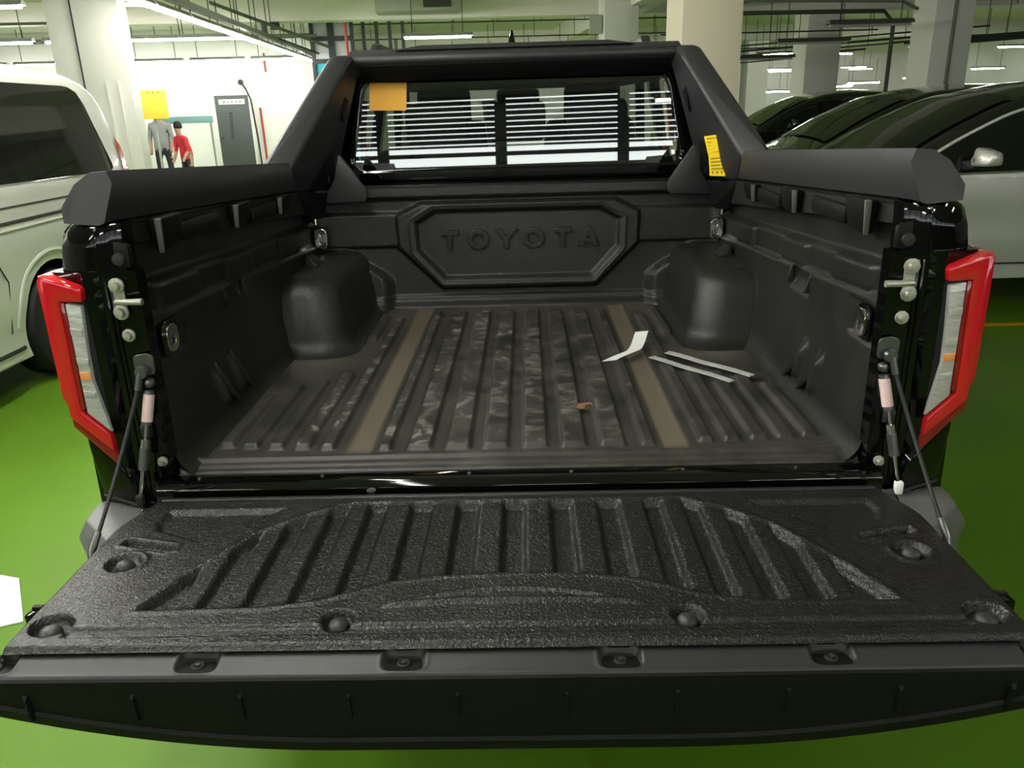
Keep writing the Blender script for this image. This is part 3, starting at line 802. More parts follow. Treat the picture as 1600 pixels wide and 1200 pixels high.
def make_lamp(s):
    R = empty('tail_lamp', (0, 0, 0), 0, T)
    def pr(name, poly, y0, y1, m, bevel=.003):
        return prism(name, [(s*x, z) for x, z in poly], 'y', y0, y1, m, R, bevel)
    pr('lamp_base', [(.836, .425), (.918, .452), (.920, .152), (.838, .062)], -.044, .06, m_hole, .002)
    pr('red_bracket', [(.918, .456), (.836, .428), (.839, .400), (.886, .402), (.889, .170), (.837, .118), (.836, .078), (.914, .158)], -.060, .05, m_red, .005)
    pr('outer_rim', [(.914, .452), (.930, .445), (.930, .20), (.914, .160)], -.048, .11, m_red, .006)
    pr('inner_stripe', [(.8855, .400), (.878, .400), (.881, .176), (.889, .172)], -.056, .02, m_dred, .001)
    pr('lower_trim', [(.834, .078), (.914, .158), (.917, .150), (.917, .135), (.835, .040)], -.050, .06, m_dred, .003)
    ln = pr('clear_lens', [(.878, .398), (.846, .392), (.852, .300), (.854, .235), (.836, .122), (.880, .166)], -.054, .02, m_clear, .003)
    for z0, z1 in ((.33, .345), (.27, .283), (.20, .212)):
        o = prism('lens_ridge', [(s*.853, z0), (s*.877, z0+.004), (s*.877, z1+.004), (s*.853, z1)], 'y', -.0565, -.05, m_clear, R, .001)
    prism('amber_bulb', [(s*.856, .238), (s*.877, .240), (s*.877, .256), (s*.856, .254)], 'y', -.0562, -.05, m_amber, R, .001)
    return R
def bolt(parent, x, y, z, r=.011):
    lathe('bolt', [(0, -.016), (r*.75, -.015), (r*.85, -.006), (r*1.35, -.005), (r*1.35, 0), (0, 0)], m_zinc, parent, 'y', (x, y, z), 10)
def make_fittings(s):
    # striker
    S = empty('gate_striker', (0, 0, 0), 0, T)
    shape2d('striker_plate', [rrect(-.010, .010, -.040, .040, .009)], .005, m_zinc, S, .001, F_XZ).location = (s*.776, -.033, .400)
    tube('striker_pin', [(s*.778, -.036, .398), (s*.775, -.052, .398), (s*.745, -.055, .398), (s*.722, -.055, .398)], [.006, .0065, .0065, .007], m_zinc, S, 8)
    for z in (.428, .374): bolt(S, s*.776, -.036, z, .0115)
    bolt(S, s*.772, -.031, .325, .010)
    # check-cable upper bracket
    C_ = empty('check_cable', (0, 0, 0), 0, T)
    shape2d('cable_bracket', [rpoly([(-.019, -.020), (.019, -.020), (.021, .018), (.008, .024), (-.019, .020)], .008)], .006, m_strut, C_, .001, F_XZ).location = (s*.752, -.035, .262)
    lathe('bracket_pin', [(0, -.056), (.012, -.055), (.014, -.046), (.009, -.044), (.009, -.036), (0, -.036)], m_strut, C_, 'y', (s*.754, 0, .250), 12)
    tube('cable_ferrule', [(s*.757, -.050, .250), (s*.764, -.056, .215)], .0075, m_strut, C_, 8)
    p0, p1 = Vector((s*.764, -.056, .217)), Vector((s*.787, -.262, -.005))
    pts = []
    for k in range(13):
        t = k/12; q = p0.lerp(p1, t); bow = math.sin(math.pi*t)
        q += Vector((s*.010*bow, .020*bow, -.014*bow)); pts.append(q)
    tube('cable', pts, .0042, m_rubber, C_, 8)
    tube('lower_ferrule', [(s*.7865, -.258, .002), (s*.790, -.283, -.022), (s*.791, -.292, -.04)], [.007, .0075, .005], m_strut, C_, 8)
    # damper strut
    D_ = empty('damper_strut', (0, 0, 0), 0, T)
    top, bot = Vector((s*.745, -.040, .225)), Vector((s*.785, -.095, -.025))
    def at(t): return top.lerp(bot, t)
    lathe('strut_ball', [(0, -.012), (.008, -.009), (.011, 0), (.008, .009), (0, .012)], m_strut, D_, 'y', tuple(at(0)), 10)
    tube('upper_tube', [at(.06), at(.34)], .0105, m_strut, D_, 10)
    o = tube('strut_label', [at(.09), at(.31)], .0112, m_pink, D_, 10); o.location = (-s*.001, -.001, 0)
    tube('inner_rod', [at(.34), at(.48)], .003, m_chrome, D_, 8)
    tube('lower_tube', [at(.46), at(.54)], .0085, m_chrome, D_, 10)
    tube('lower_sleeve', [at(.53), at(.71)], .0098, m_strut, D_, 10)
    tube('piston_rod', [at(.70), at(.96)], .0042, m_chrome, D_, 8)
    box('strut_end', tuple(at(.97)), (.016, .016, .028), m_paper if s > 0 else m_rubber, D_, .004)
    hull('rubber_stop', [(s*.760, -.030, .10), (s*.785, -.030, .10), (s*.760, -.030, .135), (s*.785, -.030, .135), (s*.762, -.045, .105), (s*.782, -.045, .105), (s*.762, -.045, .13), (s*.782, -.045, .13)], m_rubber, D_, .003)
    bolt(D_, s*(.752 if s < 0 else .765), -.030, .045 if s < 0 else .015, .008)
    # tie-down on the rear bed side and the chrome ring by the headboard
    K = empty('tie_down', (0, 0, 0), 0, T)
    shape2d('tie_plate', [rrect(.07, .135, .245, .318, .02)], .006, m_gloss, K, .0015, F_YZ).location = (s*.757, 0, 0)
    shape2d('tie_loop', [rrect(.078, .130, .252, .31, .02), rrect(.090, .118, .264, .285, .008)], .010, m_chrome, K, .002, F_YZ).location = (s*.751, 0, 0)
    Q_ = empty('tie_ring', (0, 0, 0), 0, T)
    shape2d('ring', [rrect(-.020, .020, -.034, .034, .016), rrect(-.008, .008, -.022, .022, .007)], .014, m_chrome, Q_, .004, F_XZ).location = (s*.738, 1.425, .287)
    box('ring_mount', (s*.742, 1.45, .285), (.05, .03, .08), m_hole, Q_, .006)
    box('ring_centre', (s*.738, 1.432, .287), (.014, .01, .03), m_chrome, Q_, .003)
for s in (-1, 1):
    make_side_body(s); make_lamp(s); make_fittings(s)

# ---- bed rail covers with their clamps
def make_rail(s):
    R = empty('rail_cover', (0, 0, 0), 0, T)
    sec = [(.850, .552), (.850, .580), (.832, .622), (.800, .642), (.766, .645), (.758, .622), (.772, .551), (.785, .546)]
    rings = []
    for y, dz, k in ((-.045, 0., 1.), (.0, 0., 1.), (.5, -.028, 1.), (1.0, -.056, 1.), (1.36, -.078, 1.)):
        rings.append([(s*x, y + (.030 if y < -.04 and z > .61 else 0), z+dz) for x, z in sec])
    loft('cover', rings, m_matte, R, bevel=.008)
    # clamps under the cover
    for (y, h, w) in ((.13, .075, .10), (.60, .062, .10), (1.0, .055, .09)):
        zz = .545 - .058*y
        hull('clamp_block', [(s*.735, y-.02, zz), (s*.765, y-.02, zz), (s*.735, y+w, zz), (s*.765, y+w, zz), (s*.745, y+.0, zz-h), (s*.765, y+.0, zz-h), (s*.748, y+w, zz-h*.95), (s*.765, y+w, zz-h*.95)], m_matte2, R, .006)
        hull('clamp_lit_edge', [(s*.732, y-.024, zz), (s*.746, y-.026, zz), (s*.742, y-.006, zz-h), (s*.754, y-.008, zz-h), (s*.735, y-.010, zz), (s*.748, y-.010, zz), (s*.745, y+.002, zz-h), (s*.756, y+.002, zz-h)], m_pad, R, .003)  # lighter grey paints in the lit edge of the clamp
    for y in (.36, .85): box('rail_filler', (s*.757, y, .50-.058*y+.01), (.02, .22, .04), m_matte2, R, .006)
    return R
# ---- sports bar
def make_sports_bar():
    R = empty('sports_bar', (0, 0, 0), 0, T)
    for s in (-1, 1):
        hull('bar_leg', [(s*x, y, z) for x, y, z in ((.848, 1.17, .572), (.756, 1.20, .556), (.690, 1.615, .920), (.665, 1.60, .930), (.598, 1.60, .925),
             (.868, 1.26, .475), (.768, 1.30, .468), (.705, 1.585, .455), (.800, 1.66, .455), (.592, 1.675, .868), (.690, 1.75, .875), (.62, 1.74, .94))], m_matte, R, .012, 3, 8)
        hull('leg_lower_panel', [(s*x, y, z) for x, y, z in ((.735, 1.41, .590), (.722, 1.41, .590), (.700, 1.53, .470), (.690, 1.52, .475), (.676, 1.535, .60), (.700, 1.50, .60), (.752, 1.36, .47), (.742, 1.37, .47))], m_matte2, R, .004)
        for z in (.495, .565): box('panel_slot', (s*.702, 1.485, z), (.012, .012, .022), m_hole, R, .002)
        hull('leg_upper_panel', [(s*x, y, z) for x, y, z in ((.640, 1.575, .80), (.630, 1.57, .80), (.620, 1.64, .80), (.652, 1.56, .70), (.642, 1.555, .70), (.650, 1.60, .695))], m_matte2, R, .003)
        # foot gusset plate
        g = [(s*.650, .590), (s*.672, .500), (s*.725, .412), (s*.562, .416), (s*.556, .455)]
        prism('gusset', rpoly(g, .012), 'y', 1.452, 1.475, m_matte, R, .003)
        hull('leg_foot', [(s*x, y, z) for x, y, z in ((.77, 1.28, .47), (.70, 1.46, .45), (.80, 1.46, .45), (.84, 1.3, .47), (.755, 1.36, .40), (.72, 1.44, .36), (.76, 1.46, .36), (.765, 1.38, .36))], m_matte2, R, .006)
    sec = [(1.70, .952), (1.632, .928), (1.628, .905), (1.690, .852), (1.77, .86), (1.77, .945)]
    prism('cross_bar', sec, 'x', -.625, .625, m_matte, R, .008)
    hull('bar_centre_hump', [(x, y, z) for x in (-.45, .45) for (y, z) in ((1.66, .945), (1.76, .955))] + [(x, y, z) for x in (-.35, .35) for (y, z) in ((1.68, .962), (1.76, .965))], m_matte, R, .004)
    prism('bar_lip', [(1.640, .892), (1.655, .905), (1.70, .846), (1.69, .838)], 'x', -.585, .585, m_matte2, R, .003)
    # yellow printed label on the leg: two sheets with a crease
    return R
for s in (-1, 1): make_rail(s)
SB = make_sports_bar()
def make_label():
    lb = empty('warning_label', (0, 0, 0), 0, T)
    a = [(.672, 1.405, .616), (.726, 1.365, .625), (.742, 1.365, .556), (.690, 1.398, .548)]
    b = [a[3], a[2], (.745, 1.368, .480), (.698, 1.398, .480)]
    for k, q in enumerate((a, b)):
        A_ = [Vector(v) for v in q]; n = (A_[1]-A_[0]).cross(A_[3]-A_[0]).normalized()
        if n.y > 0: n = -n
        hull('label_sheet', [v for v in A_] + [v + n*.0015 for v in A_], m_yellow, lb)
        for i in range(5):
            t = .14 + i*.17
            l, r = A_[0].lerp(A_[3], t), A_[1].lerp(A_[2], t)
            p, q2 = l.lerp(r, .12), l.lerp(r, .88 if i % 2 else .7)
            h = (A_[3]-A_[0]).normalized()*.0022
            if k == 1 and i == 4:
                for w0, w1 in ((.15, .25), (.45, .55), (.75, .85)):
                    pp, qq = l.lerp(r, w0), l.lerp(r, w1); hull('label_symbol', [pp+n*.0017-h*2, qq+n*.0017-h*2, pp+n*.0021+h*2, qq+n*.0021+h*2, pp+n*.0017+h*2, qq+n*.0017+h*2], m_print, lb)
            else:
                hull('label_print', [p+n*.0017-h, q2+n*.0017-h, p+n*.0021+h, q2+n*.0021+h, p+n*.0017+h, q2+n*.0017+h], m_print, lb)
make_label()

# ---- cab
def make_cab():
    R = empty('cab', (0, 0, 0), 0, T)
    hole = rpoly([(-.668, .500), (.668, .500), (.600, .862), (-.600, .862)], .07, 6)
    outer = rpoly([(-.800, -.30), (.800, -.30), (.790, .45), (.700, .80), (.60, .945), (-.60, .945), (-.700, .80), (-.790, .45)], .05)
    fr = Matrix.Translation((0, 1.72-.04*.0, 0)) @ Matrix.Rotation(0, 4, 'X') @ F_XZ
    sh = Matrix.Identity(4); sh[1][2] = .065; sh[1][3] = 1.72 - .065*.5        # lean: y grows with z
    w = shape2d('rear_wall', [outer, hole], .05, m_gloss, R, .008, sh @ F_XZ)
    gl = shape2d('rear_window', [rpoly([(-.662, .506), (.662, .506), (.595, .857), (-.595, .857)], .066, 6)], .004, m_glass, R, 0, sh @ F_XZ)
    # printed black border of the glass
    shape2d('window_border', [rpoly([(-.664, .504), (.664, .504), (.597, .859), (-.597, .859)], .068, 6), rpoly([(-.645, .528), (.645, .528), (.582, .842), (-.582, .842)], .06, 6)], .003, m_hole, R, 0, Matrix.Translation((0, .004, 0)) @ sh @ F_XZ)
    for x in (-.42, .40): prism('window_divider', [(x-.008, .51), (x+.008, .51), (x+.008, .85), (x-.008, .85)], 'y', 1.738, 1.742, m_hole, R)
    # chrome-like highlight moulding and ditch below the glass
    prism('lower_moulding', [(1.672, .468), (1.684, .476), (1.70, .470), (1.70, .455)], 'x', -.66, .66, m_gloss, R, .002)
    # roof
    rings = []
    for y, zt, w_ in ((1.74, .935, .60), (1.80, .955, .62), (2.10, .975, .635), (2.5, .985, .635), (2.9, .975, .62), (3.15, .945, .60)):
        ring = []
        for k in range(13):
            t = -1 + 2*k/12; ring.append((w_*t, y, zt - .055*abs(t)**3.5))
        ring += [(w_*.98, y, zt-.085), (-w_*.98, y, zt-.085)]
        rings.append(ring)
    loft('roof', rings, m_gloss, R)
    # sides with window openings
    for s in (-1, 1):
        side = [(1.70, -.30), (4.95, -.30), (4.95, .10), (4.85, .25), (3.75, .36), (3.18, .88), (1.78, .90), (1.70, .40)]
        h1 = rpoly([(2.02, .42), (2.66, .41), (2.66, .84), (2.14, .84)], .05); h2 = rpoly([(2.74, .41), (3.66, .39), (3.16, .84), (2.74, .84)], .05)
        lean = Matrix.Identity(4); lean[0][2] = -s*.19; lean[0][3] = s*(.835)
        shape2d('cab_side', [rpoly(side, .04), h1, h2], .05, m_gloss, R, .006, lean @ F_YZ)
        for h in (h1, h2): shape2d('side_window', [h], .004, m_sideglass, R, 0, lean @ F_YZ)
        # roof rail end
        xx = -.59 if s < 0 else .55
        hull('roof_rail', [(xx+dx, y, z) for dx in (-.022, .022) for (y, z) in ((2.02, .955), (2.10, 1.002), (2.9, 1.004), (2.97, .955))], m_matte, R, .012)
    hull('bonnet', [(x, y, z) for x in (-.80, .80) for (y, z) in ((3.7, .33), (3.8, .34), (4.95, .20), (5.0, -.30), (3.7, -.30))], m_gloss, R, .03)
    grid('windscreen', np.array([[(-.74, 3.78, .34), (.74, 3.78, .34)], [(-.58, 3.17, .92), (.58, 3.17, .92)]], float), m_sideglass, R, smooth=False)
    box('cab_floor', (0, 2.8, -.28), (1.56, 2.1, .06), m_cabin, R)
    box('headliner', (0, 2.5, .835), (1.16, 1.30, .03), m_cabin, R)
    box('dashboard', (0, 3.55, .25), (1.4, .35, .34), m_cabin, R, .04)
    box('mirror_cluster', (0, 3.18, .74), (.24, .08, .16), m_cabin, R, .02)
    # aerial
    lathe('aerial', [(.034, .968), (.030, .978), (.018, 1.0), (.010, 1.035), (.007, 1.052), (0, 1.055)], m_gloss, R, 'z', (-.015, 2.3, 0), 16, 1., 1.6)
    # seats
    for x, w_ in ((-.33, .50), (.33, .50), (0, .18)):
        hull('rear_seat', [(x+sx*w_/2, y, z) for sx in (-1, 1) for (y, z) in ((1.86, .0), (1.80, .56), (1.93, .58), (2.02, .0))], m_seat, R, .03, 3)
        hull('headrest', [(x+sx*.12, y, z) for sx in (-1, 1) for (y, z) in ((1.82, .60), (1.80, .74), (1.88, .76), (1.92, .60))], m_seat, R, .025, 3)
    for x in (-.36, .36):
        hull('front_seat', [(x+sx*(.27 if z < .5 else .22), y, z) for sx in (-1, 1) for (y, z) in ((2.70, .0), (2.55, .66), (2.68, .68), (2.90, .0))], m_seat, R, .05, 3)
        hull('headrest', [(x+sx*.13, y, z) for sx in (-1, 1) for (y, z) in ((2.56, .64), (2.55, .82), (2.63, .83), (2.68, .64))], m_seat, R, .03, 3)
    # clear protective film hanging between the seats
    hull('seat_film', [(-.17, 2.50, .76), (-.10, 2.50, .76), (-.13, 2.52, .40), (-.02, 2.52, .40), (-.17, 2.505, .76), (-.02, 2.525, .40)], m_film, R)
    hull('seat_film', [(-.28, 2.0, .46), (-.05, 2.0, .46), (-.28, 2.01, .42), (-.05, 2.01, .42), (-.25, 2.04, .44)], m_film, R)
    # orange-red grab straps by the side windows
    for s in (-1, 1):
        tube('grab_strap', [(s*.635, 1.98, .77), (s*.648, 2.0, .70), (s*.662, 2.02, .63), (s*.664, 2.02, .585), (s*.648, 2.02, .555), (s*.625, 2.0, .535), (s*.608, 2.0, .535)], .012, m_strap, R, 8)
    return R
CAB = make_cab()
os_ = hull('orange_sticker', [(x, y, z) for x, z in ((-.572, .735), (-.428, .731), (-.420, .834), (-.565, .838)) for y in (1.7000, 1.7015)], m_orange, CAB)
for v in os_.data.vertices: v.co.y = 1.72 - .065*.5 + .065*v.co.z - .0045 + (-.0015 if v.co.y < 1.7008 else 0)

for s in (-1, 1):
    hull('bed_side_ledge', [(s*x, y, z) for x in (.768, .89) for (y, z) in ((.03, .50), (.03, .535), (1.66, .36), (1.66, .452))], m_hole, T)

# ---- rear bumper
def make_bumper():
    R = empty('rear_bumper', (0, 0, 0), 0, T)
    rings = []
    for x, y0 in ((-.925, .02), (-.90, -.06), (-.80, -.11), (0, -.12), (.80, -.11), (.90, -.06), (.925, .02)):
        rings.append([(x, y0, -.14), (x, y0-.03, -.18), (x, y0-.03, -.30), (x, y0+.03, -.36), (x, .16, -.36), (x, .16, -.14)])
    loft('bumper_bar', rings, m_matte2, R, bevel=.01)
    for s in (-1, 1):
        hull('bumper_pad', [(s*x, y, z) for x, y, z in ((.905, -.02, -.050), (.912, -.055, -.055), (.905, -.10, -.058), (.81, -.19, -.062), (.76, -.19, -.060), (.76, -.05, -.050),
             (.935, -.03, -.105), (.938, -.085, -.105), (.87, -.165, -.115), (.76, -.215, -.130), (.76, -.03, -.17), (.93, -.03, -.17), (.92, -.09, -.19), (.76, -.20, -.20))], m_pad, R, .004, 2, 8)
        hull('corner_trim', [(s*x, y, z) for x, y, z in ((.838, -.050, .050), (.905, -.035, .120), (.908, -.02, .06), (.895, -.03, -.045), (.80, -.06, -.045), (.82, -.055, .02), (.80, .03, .05), (.90, .05, .12), (.80, .03, -.06), (.91, .05, -.05))], m_gloss, R, .006, 2, 8)
        hull('trim_lip', [(s*x, y, z) for x, y, z in ((.895, -.034, -.030), (.80, -.066, -.042), (.895, -.034, -.036), (.80, -.066, -.048), (.90, .03, -.03), (.80, .0, -.045))], m_matte, R, .002)
    return R
make_bumper()

# ---- open tailgate
TG = empty('tailgate', (0, 0, 0), 0, T)
def make_gate_liner():
    us = np.linspace(-1, 1, 460); ys = np.linspace(-.587, -.098, 190)
    U, Y = np.meshgrid(us, ys, indexing='ij')
    t = (Y+.587)/.489
    hw = .780 - .0*t - .034*sst(.72, 1.0, t)
    X = U*hw; ax = np.abs(X)
    Z = np.full_like(X, -.010)
    # ribbed recess
    ob = [(-.612, -.492), (-.570, -.395), (-.482, -.245), (-.405, -.180), (-.330, -.136), (.330, -.136), (.405, -.180), (.482, -.245), (.570, -.395), (.612, -.492),
          (.40, -.486), (.315, -.468), (.255, -.440), (.205, -.418), (.123, -.402), (0, -.397), (-.123, -.402), (-.205, -.418), (-.255, -.440), (-.315, -.468), (-.40, -.486)]
    sd = seg_sd(X, Y, ob)
    rec = 1-sst(-.011, .001, sd)
    rb = np.zeros_like(X)
    for c, w in ((.046, .046), (.139, .046), (.232, .046), (.312, .036), (.386, .036), (.458, .034), (.530, .032)):
        rb = np.maximum(rb, sst(c-w/2-.008, c-w/2+.003, ax)*(1-sst(c+w/2-.003, c+w/2+.008, ax)))
    low = sst(-.5, -.43, Y)                             # ribs fade into the floor at the outer ends
    Z -= .0165*rec*(1-rb*.93)
    # crisp rounded edge bead round the recess
    Z += .0022*np.exp(-((sd-.006)/.005)**2)
    # corner panels
    cp = [(-.700, -.148), (-.455, -.148), (-.475, -.170), (-.585, -.282), (-.690, -.235), (-.705, -.20)]
    cpm = [(-x, y) for x, y in cp][::-1]
    for q in (cp, cpm):
        d_ = seg_sd(X, Y, q); Z -= .009*(1-sst(-.014, .0, d_))
    for sx in (-1, 1):
        sl = [(sx*.728, -.262), (sx*.625, -.288), (sx*.622, -.308), (sx*.640, -.314), (sx*.732, -.286)]
        d_ = seg_sd(X, Y, sl); Z -= .016*(1-sst(-.006, .0, d_)); Z += .0025*np.exp(-((d_-.004)/.004)**2)
        # round dished bolt wells
        r = np.hypot(X-sx*.694, (Y+.350)*1.0)
        Z += .004*np.exp(-((r-.036)/.006)**2) - .010*(1-sst(.022, .032, r))
        for cx, cy, rx, ry in ((.726, -.527, .034, .030), (.273, -.521, .026, .026)):
            r = np.hypot((X-sx*cx)/rx, (Y-cy)/ry)
            Z -= .016*(1-sst(.75, 1.05, r))
        # raised ridge running to the corner on the outer side
    # two long grooves near the outer edge
    for y0, w in ((-.546, .010),):
        g = sst(y0-w-.004, y0-w+.002, Y)*(1-sst(y0+w-.002, y0+w+.004, Y))*sst(-.70, -.69, -ax)
        Z -= .006*g
    Z -= .004*sst(-.578, -.584, Y) if False else .0
    Z -= .008*(1-sst(-.587, -.577, Y))
    # lens shaped swelling in the middle
    th = np.clip(1-(X/.225)**2, 0, 1)
    up, dn = -.497 + .058*th, -.497 + .012*th
    q = np.minimum(up-Y, Y-dn)
    Z += np.where(th > 0, .006*sst(0, .006, q) - .004*sst(.010, .016, q), 0)
    # rolled sides and hinge edge
    Z -= .020*sst(.985, 1., np.abs(U)) + .010*sst(-.112, -.100, Y)
    return grid('gate_liner', np.stack([X, Y, Z], -1), m_grain, TG)
GL = make_gate_liner()
def make_gate():
    # steel shell below the liner
    sec = [(-.088, -.020), (-.088, -.075), (-.10, -.085), (-.60, -.10), (-.60, -.050), (-.58, -.044), (-.12, -.044), (-.10, -.030)]
    prism('gate_shell', sec, 'x', -.783, .783, m_gloss, TG, .006)
    prism('hinge_strip', [(-.085, -.016), (-.102, -.011), (-.108, -.02), (-.085, -.03)], 'x', -.735, .735, m_matte, TG, .002)
    # domed bolts in the wells
    for sx in (-1, 1):
        for cx, cy, r, z in ((.694, -.350, .017, -.020), (.727, -.532, .0185, -.026), (.273, -.523, .0175, -.026)):
            lathe('domed_bolt', [(r, z), (r*.98, z+.005), (r*.8, z+.011), (r*.45, z+.0145), (0, z+.0155)], m_matte, GL, 'z', (sx*cx, cy, 0), 18)
        # latch on the gate's flank
        hull('latch', [(sx*x, y, z) for x, y, z in ((.770, -.452, -.020), (.798, -.455, -.022), (.772, -.482, -.020), (.802, -.482, -.024), (.77, -.452, -.06), (.80, -.455, -.06), (.77, -.482, -.06), (.80, -.482, -.06))], m_gloss, TG, .004)
        box('latch_slot', (sx*.786, -.464, -.020), (.016, .008, .006), m_hole, TG)
    # spoiler: screw band (height field) and outer face
    xs = np.linspace(-.83, .83, 520); ys = np.linspace(-.629, -.578, 34)
    X, Y = np.meshgrid(xs, ys, indexing='ij')
    yb = .010*(np.abs(X)/.8)**2
    Z = -.024 - .008*sst(.585, .629, -Y) + .0*X
    for cx in (-.775, -.468, -.160, .160, .468, .775):
        r = (np.abs((X-cx)/.031)**4 + np.abs((Y+.598)/.021)**4)**.25
        Z -= .011*(1-sst(.78, 1.06, r)); Z += .0012*np.exp(-((r-1.12)/.07)**2)
    Z -= .006*sst(.0, .006, -(Y+.623))
    sp = grid('spoiler', np.stack([X, Y+yb*.3, Z], -1), m_matte, TG)
    for cx in (-.775, -.468, -.160, .160, .468, .775):
        o = shape2d('screw_seat', [rrect(cx-.021, cx+.021, -.015, .013, .007)], .003, m_matte, sp, .001); o.location = (0, -.600, -.0375)
        lathe('screw', [(.0105, 0), (.0105, .004), (.008, .0055), (.0055, .0045), (.0, .003)], m_hole, sp, 'z', (cx, -.600, -.036), 14)
        lathe('screw_core', [(.0045, .003), (.004, .007), (.0, .0075)], m_matte, sp, 'z', (cx, -.600, -.036), 10)
    # outer face with a curved lower edge
    rings = []
    for x in np.linspace(-.86, .86, 61):
        e = max(0, abs(x)-.25)
        yo = .010*.3*(x/.8)**2
        zb = -.176 + .25*e*e
        rings.append([(x, -.622+yo, -.032), (x, -.630+yo, -.038), (x, -.631+yo, -.05), (x, -.624+yo, zb+.028), (x, -.628+yo, zb+.023), (x, -.624+yo, zb+.004), (x, -.617+yo, zb), (x, -.58, zb+.02), (x, -.58, -.036)])
    fc = loft('spoiler_face', rings, m_matte2, TG)
    for k in range(10):
        x = -.72 + .16*k
        hull('face_rib', [(x-.004, -.628, -.060), (x+.004, -.628, -.060), (x-.002, -.6325, -.066), (x+.002, -.6325, -.066), (x-.002, -.630, -.105), (x+.002, -.630, -.105), (x-.004, -.624, -.11), (x+.004, -.624, -.11)], m_matte2, fc)
make_gate()

# ---- road wheels of the pickup
def make_wheel(name, parent, x, y, z, r=.38, w=.26, side=1, spokes=6, rim_m=None):
    W = empty(name, (x, y, z), 0, parent)
    k = side
    lathe('tyre', [(r*.66, -w/2*.9), (r*.80, -w/2), (r*.95, -w/2*.92), (r, -w/2*.65), (r, w/2*.65), (r*.95, w/2*.92), (r*.80, w/2), (r*.66, w/2*.9)], m_tyre, W, 'x', (0, 0, 0), 40)
    lathe('rim', [(r*.66, k*w*.44), (r*.62, k*w*.45), (r*.58, k*w*.30), (r*.55, k*w*.05), (0.0, k*w*.05)], m_dhousing, W, 'x', (0, 0, 0), 32)
    bm = bmesh.new()
    for i in range(spokes):
        a_ = 2*math.pi*i/spokes
        for da in (-.13, .13):
            v = [Vector((k*w*.30, .05*math.cos(a_+da*3), .05*math.sin(a_+da*3))), Vector((k*w*.38, r*.61*math.cos(a_+da), r*.61*math.sin(a_+da)))]
            tube_bm(bm, v, .018, 6)
    from_bm('spokes', bm, rim_m or m_rim, W)
    lathe('hub', [(0, k*w*.42), (.035, k*w*.41), (.06, k*w*.33), (.06, k*w*.1), (0, k*w*.1)], rim_m or m_rim, W, 'x', (0, 0, 0), 16)
    return W
for s in (-1, 1):
    for y in (.78, 3.86): make_wheel('road_wheel', T, s*.765, y, -LIFT+.38, side=s)

# ================================================================== LOOSE THINGS IN THE BED
def strip_mesh(name, centre, widths, thick, m, across):
    """a bent strip: centre line points, width vector, thickness"""
    rings = []
    for c, w in zip(centre, widths):
        c = Vector(c); a_ = Vector(across)*w/2
        rings.append([c-a_, c+a_, c+a_+Vector((0, 0, thick)), c-a_+Vector((0, 0, thick))])
    return loft(name, rings, m)
F0 = LIFT
cen = []
for k in range(15):
    t = k/14
    p = Vector((.270, .690, 0)).lerp(Vector((.392, .872, 0)), t)
    bow = .022*math.sin(math.pi*t)
    z = .016 + .008*t + .030*sst(.55, 1., np.array(t)).item() + .004*math.sin(t*6)
    cen.append((p.x + bow*.75, p.y - bow*.55, F0 + z))
o = strip_mesh('paper_strip', cen, [.044]*15, .0008, m_paper, (.97, .24, 0)); tag(o, 'curled white paper strip lying on the bed floor', 'paper')
def tape(p0, p1, w, label):
    p0, p1 = Vector(p0), Vector(p1); d_ = (p1-p0).normalized(); n = Vector((-d_.y, d_.x))
    cs = []
    for k in range(9):
        q = p0.lerp(p1, k/8); cs.append((q.x, q.y, F0 + .0155 + .001*math.sin(k*1.3)))
    o = strip_mesh('tape_strip', cs, [w]*9, .0025, m_tape, (n.x, n.y, 0)); tag(o, label, 'tape strip', 'silver tape strips'); return o
tape((.400, .718), (.584, .485), .022, 'silver grey textured tape strip in the bed, the one nearer the tailgate')
tape((.455, .763), (.650, .528), .024, 'silver grey textured tape strip in the bed, the one nearer the wheel arch')
def leaf():
    bm = bmesh.new(); c = Vector((.163, .322, F0 + .016)); pts = []
    n = 14
    for k in range(n):
        a_ = 2*math.pi*k/n; r = .017*(1 + .35*math.sin(a_*3+.6) + .2*math.sin(a_*5))
        pts.append(bm.verts.new(c + Vector((r*math.cos(a_), r*math.sin(a_), .004*math.sin(a_*2+1) + .002))))
    ctr = bm.verts.new(c + Vector((0, 0, .007)))
    for k in range(n): bm.faces.new((pts[k], pts[(k+1) % n], ctr))
    bmesh.ops.solidify(bm, geom=bm.faces[:], thickness=.001)
    o = from_bm('dry_leaf', bm, m_leaf); tag(o, 'small dry brown leaf on the ribbed bed floor', 'leaf')
    tube('leaf_stalk', [c + Vector((.013, .002, .004)), c + Vector((.022, .004, .006)), c + Vector((.029, .002, .003))], .0012, m_leaf, o, 5)
leaf()
q = [(-2.10, 1.02), (-1.875, .955), (-1.700, .69), (-1.92, .60)]
o = hull('floor_sheet', [(x, y, z) for x, y in q for z in (.001, .006)], m_paper); tag(o, 'white sheet lying on the green floor beside the tailgate corner', 'sheet')

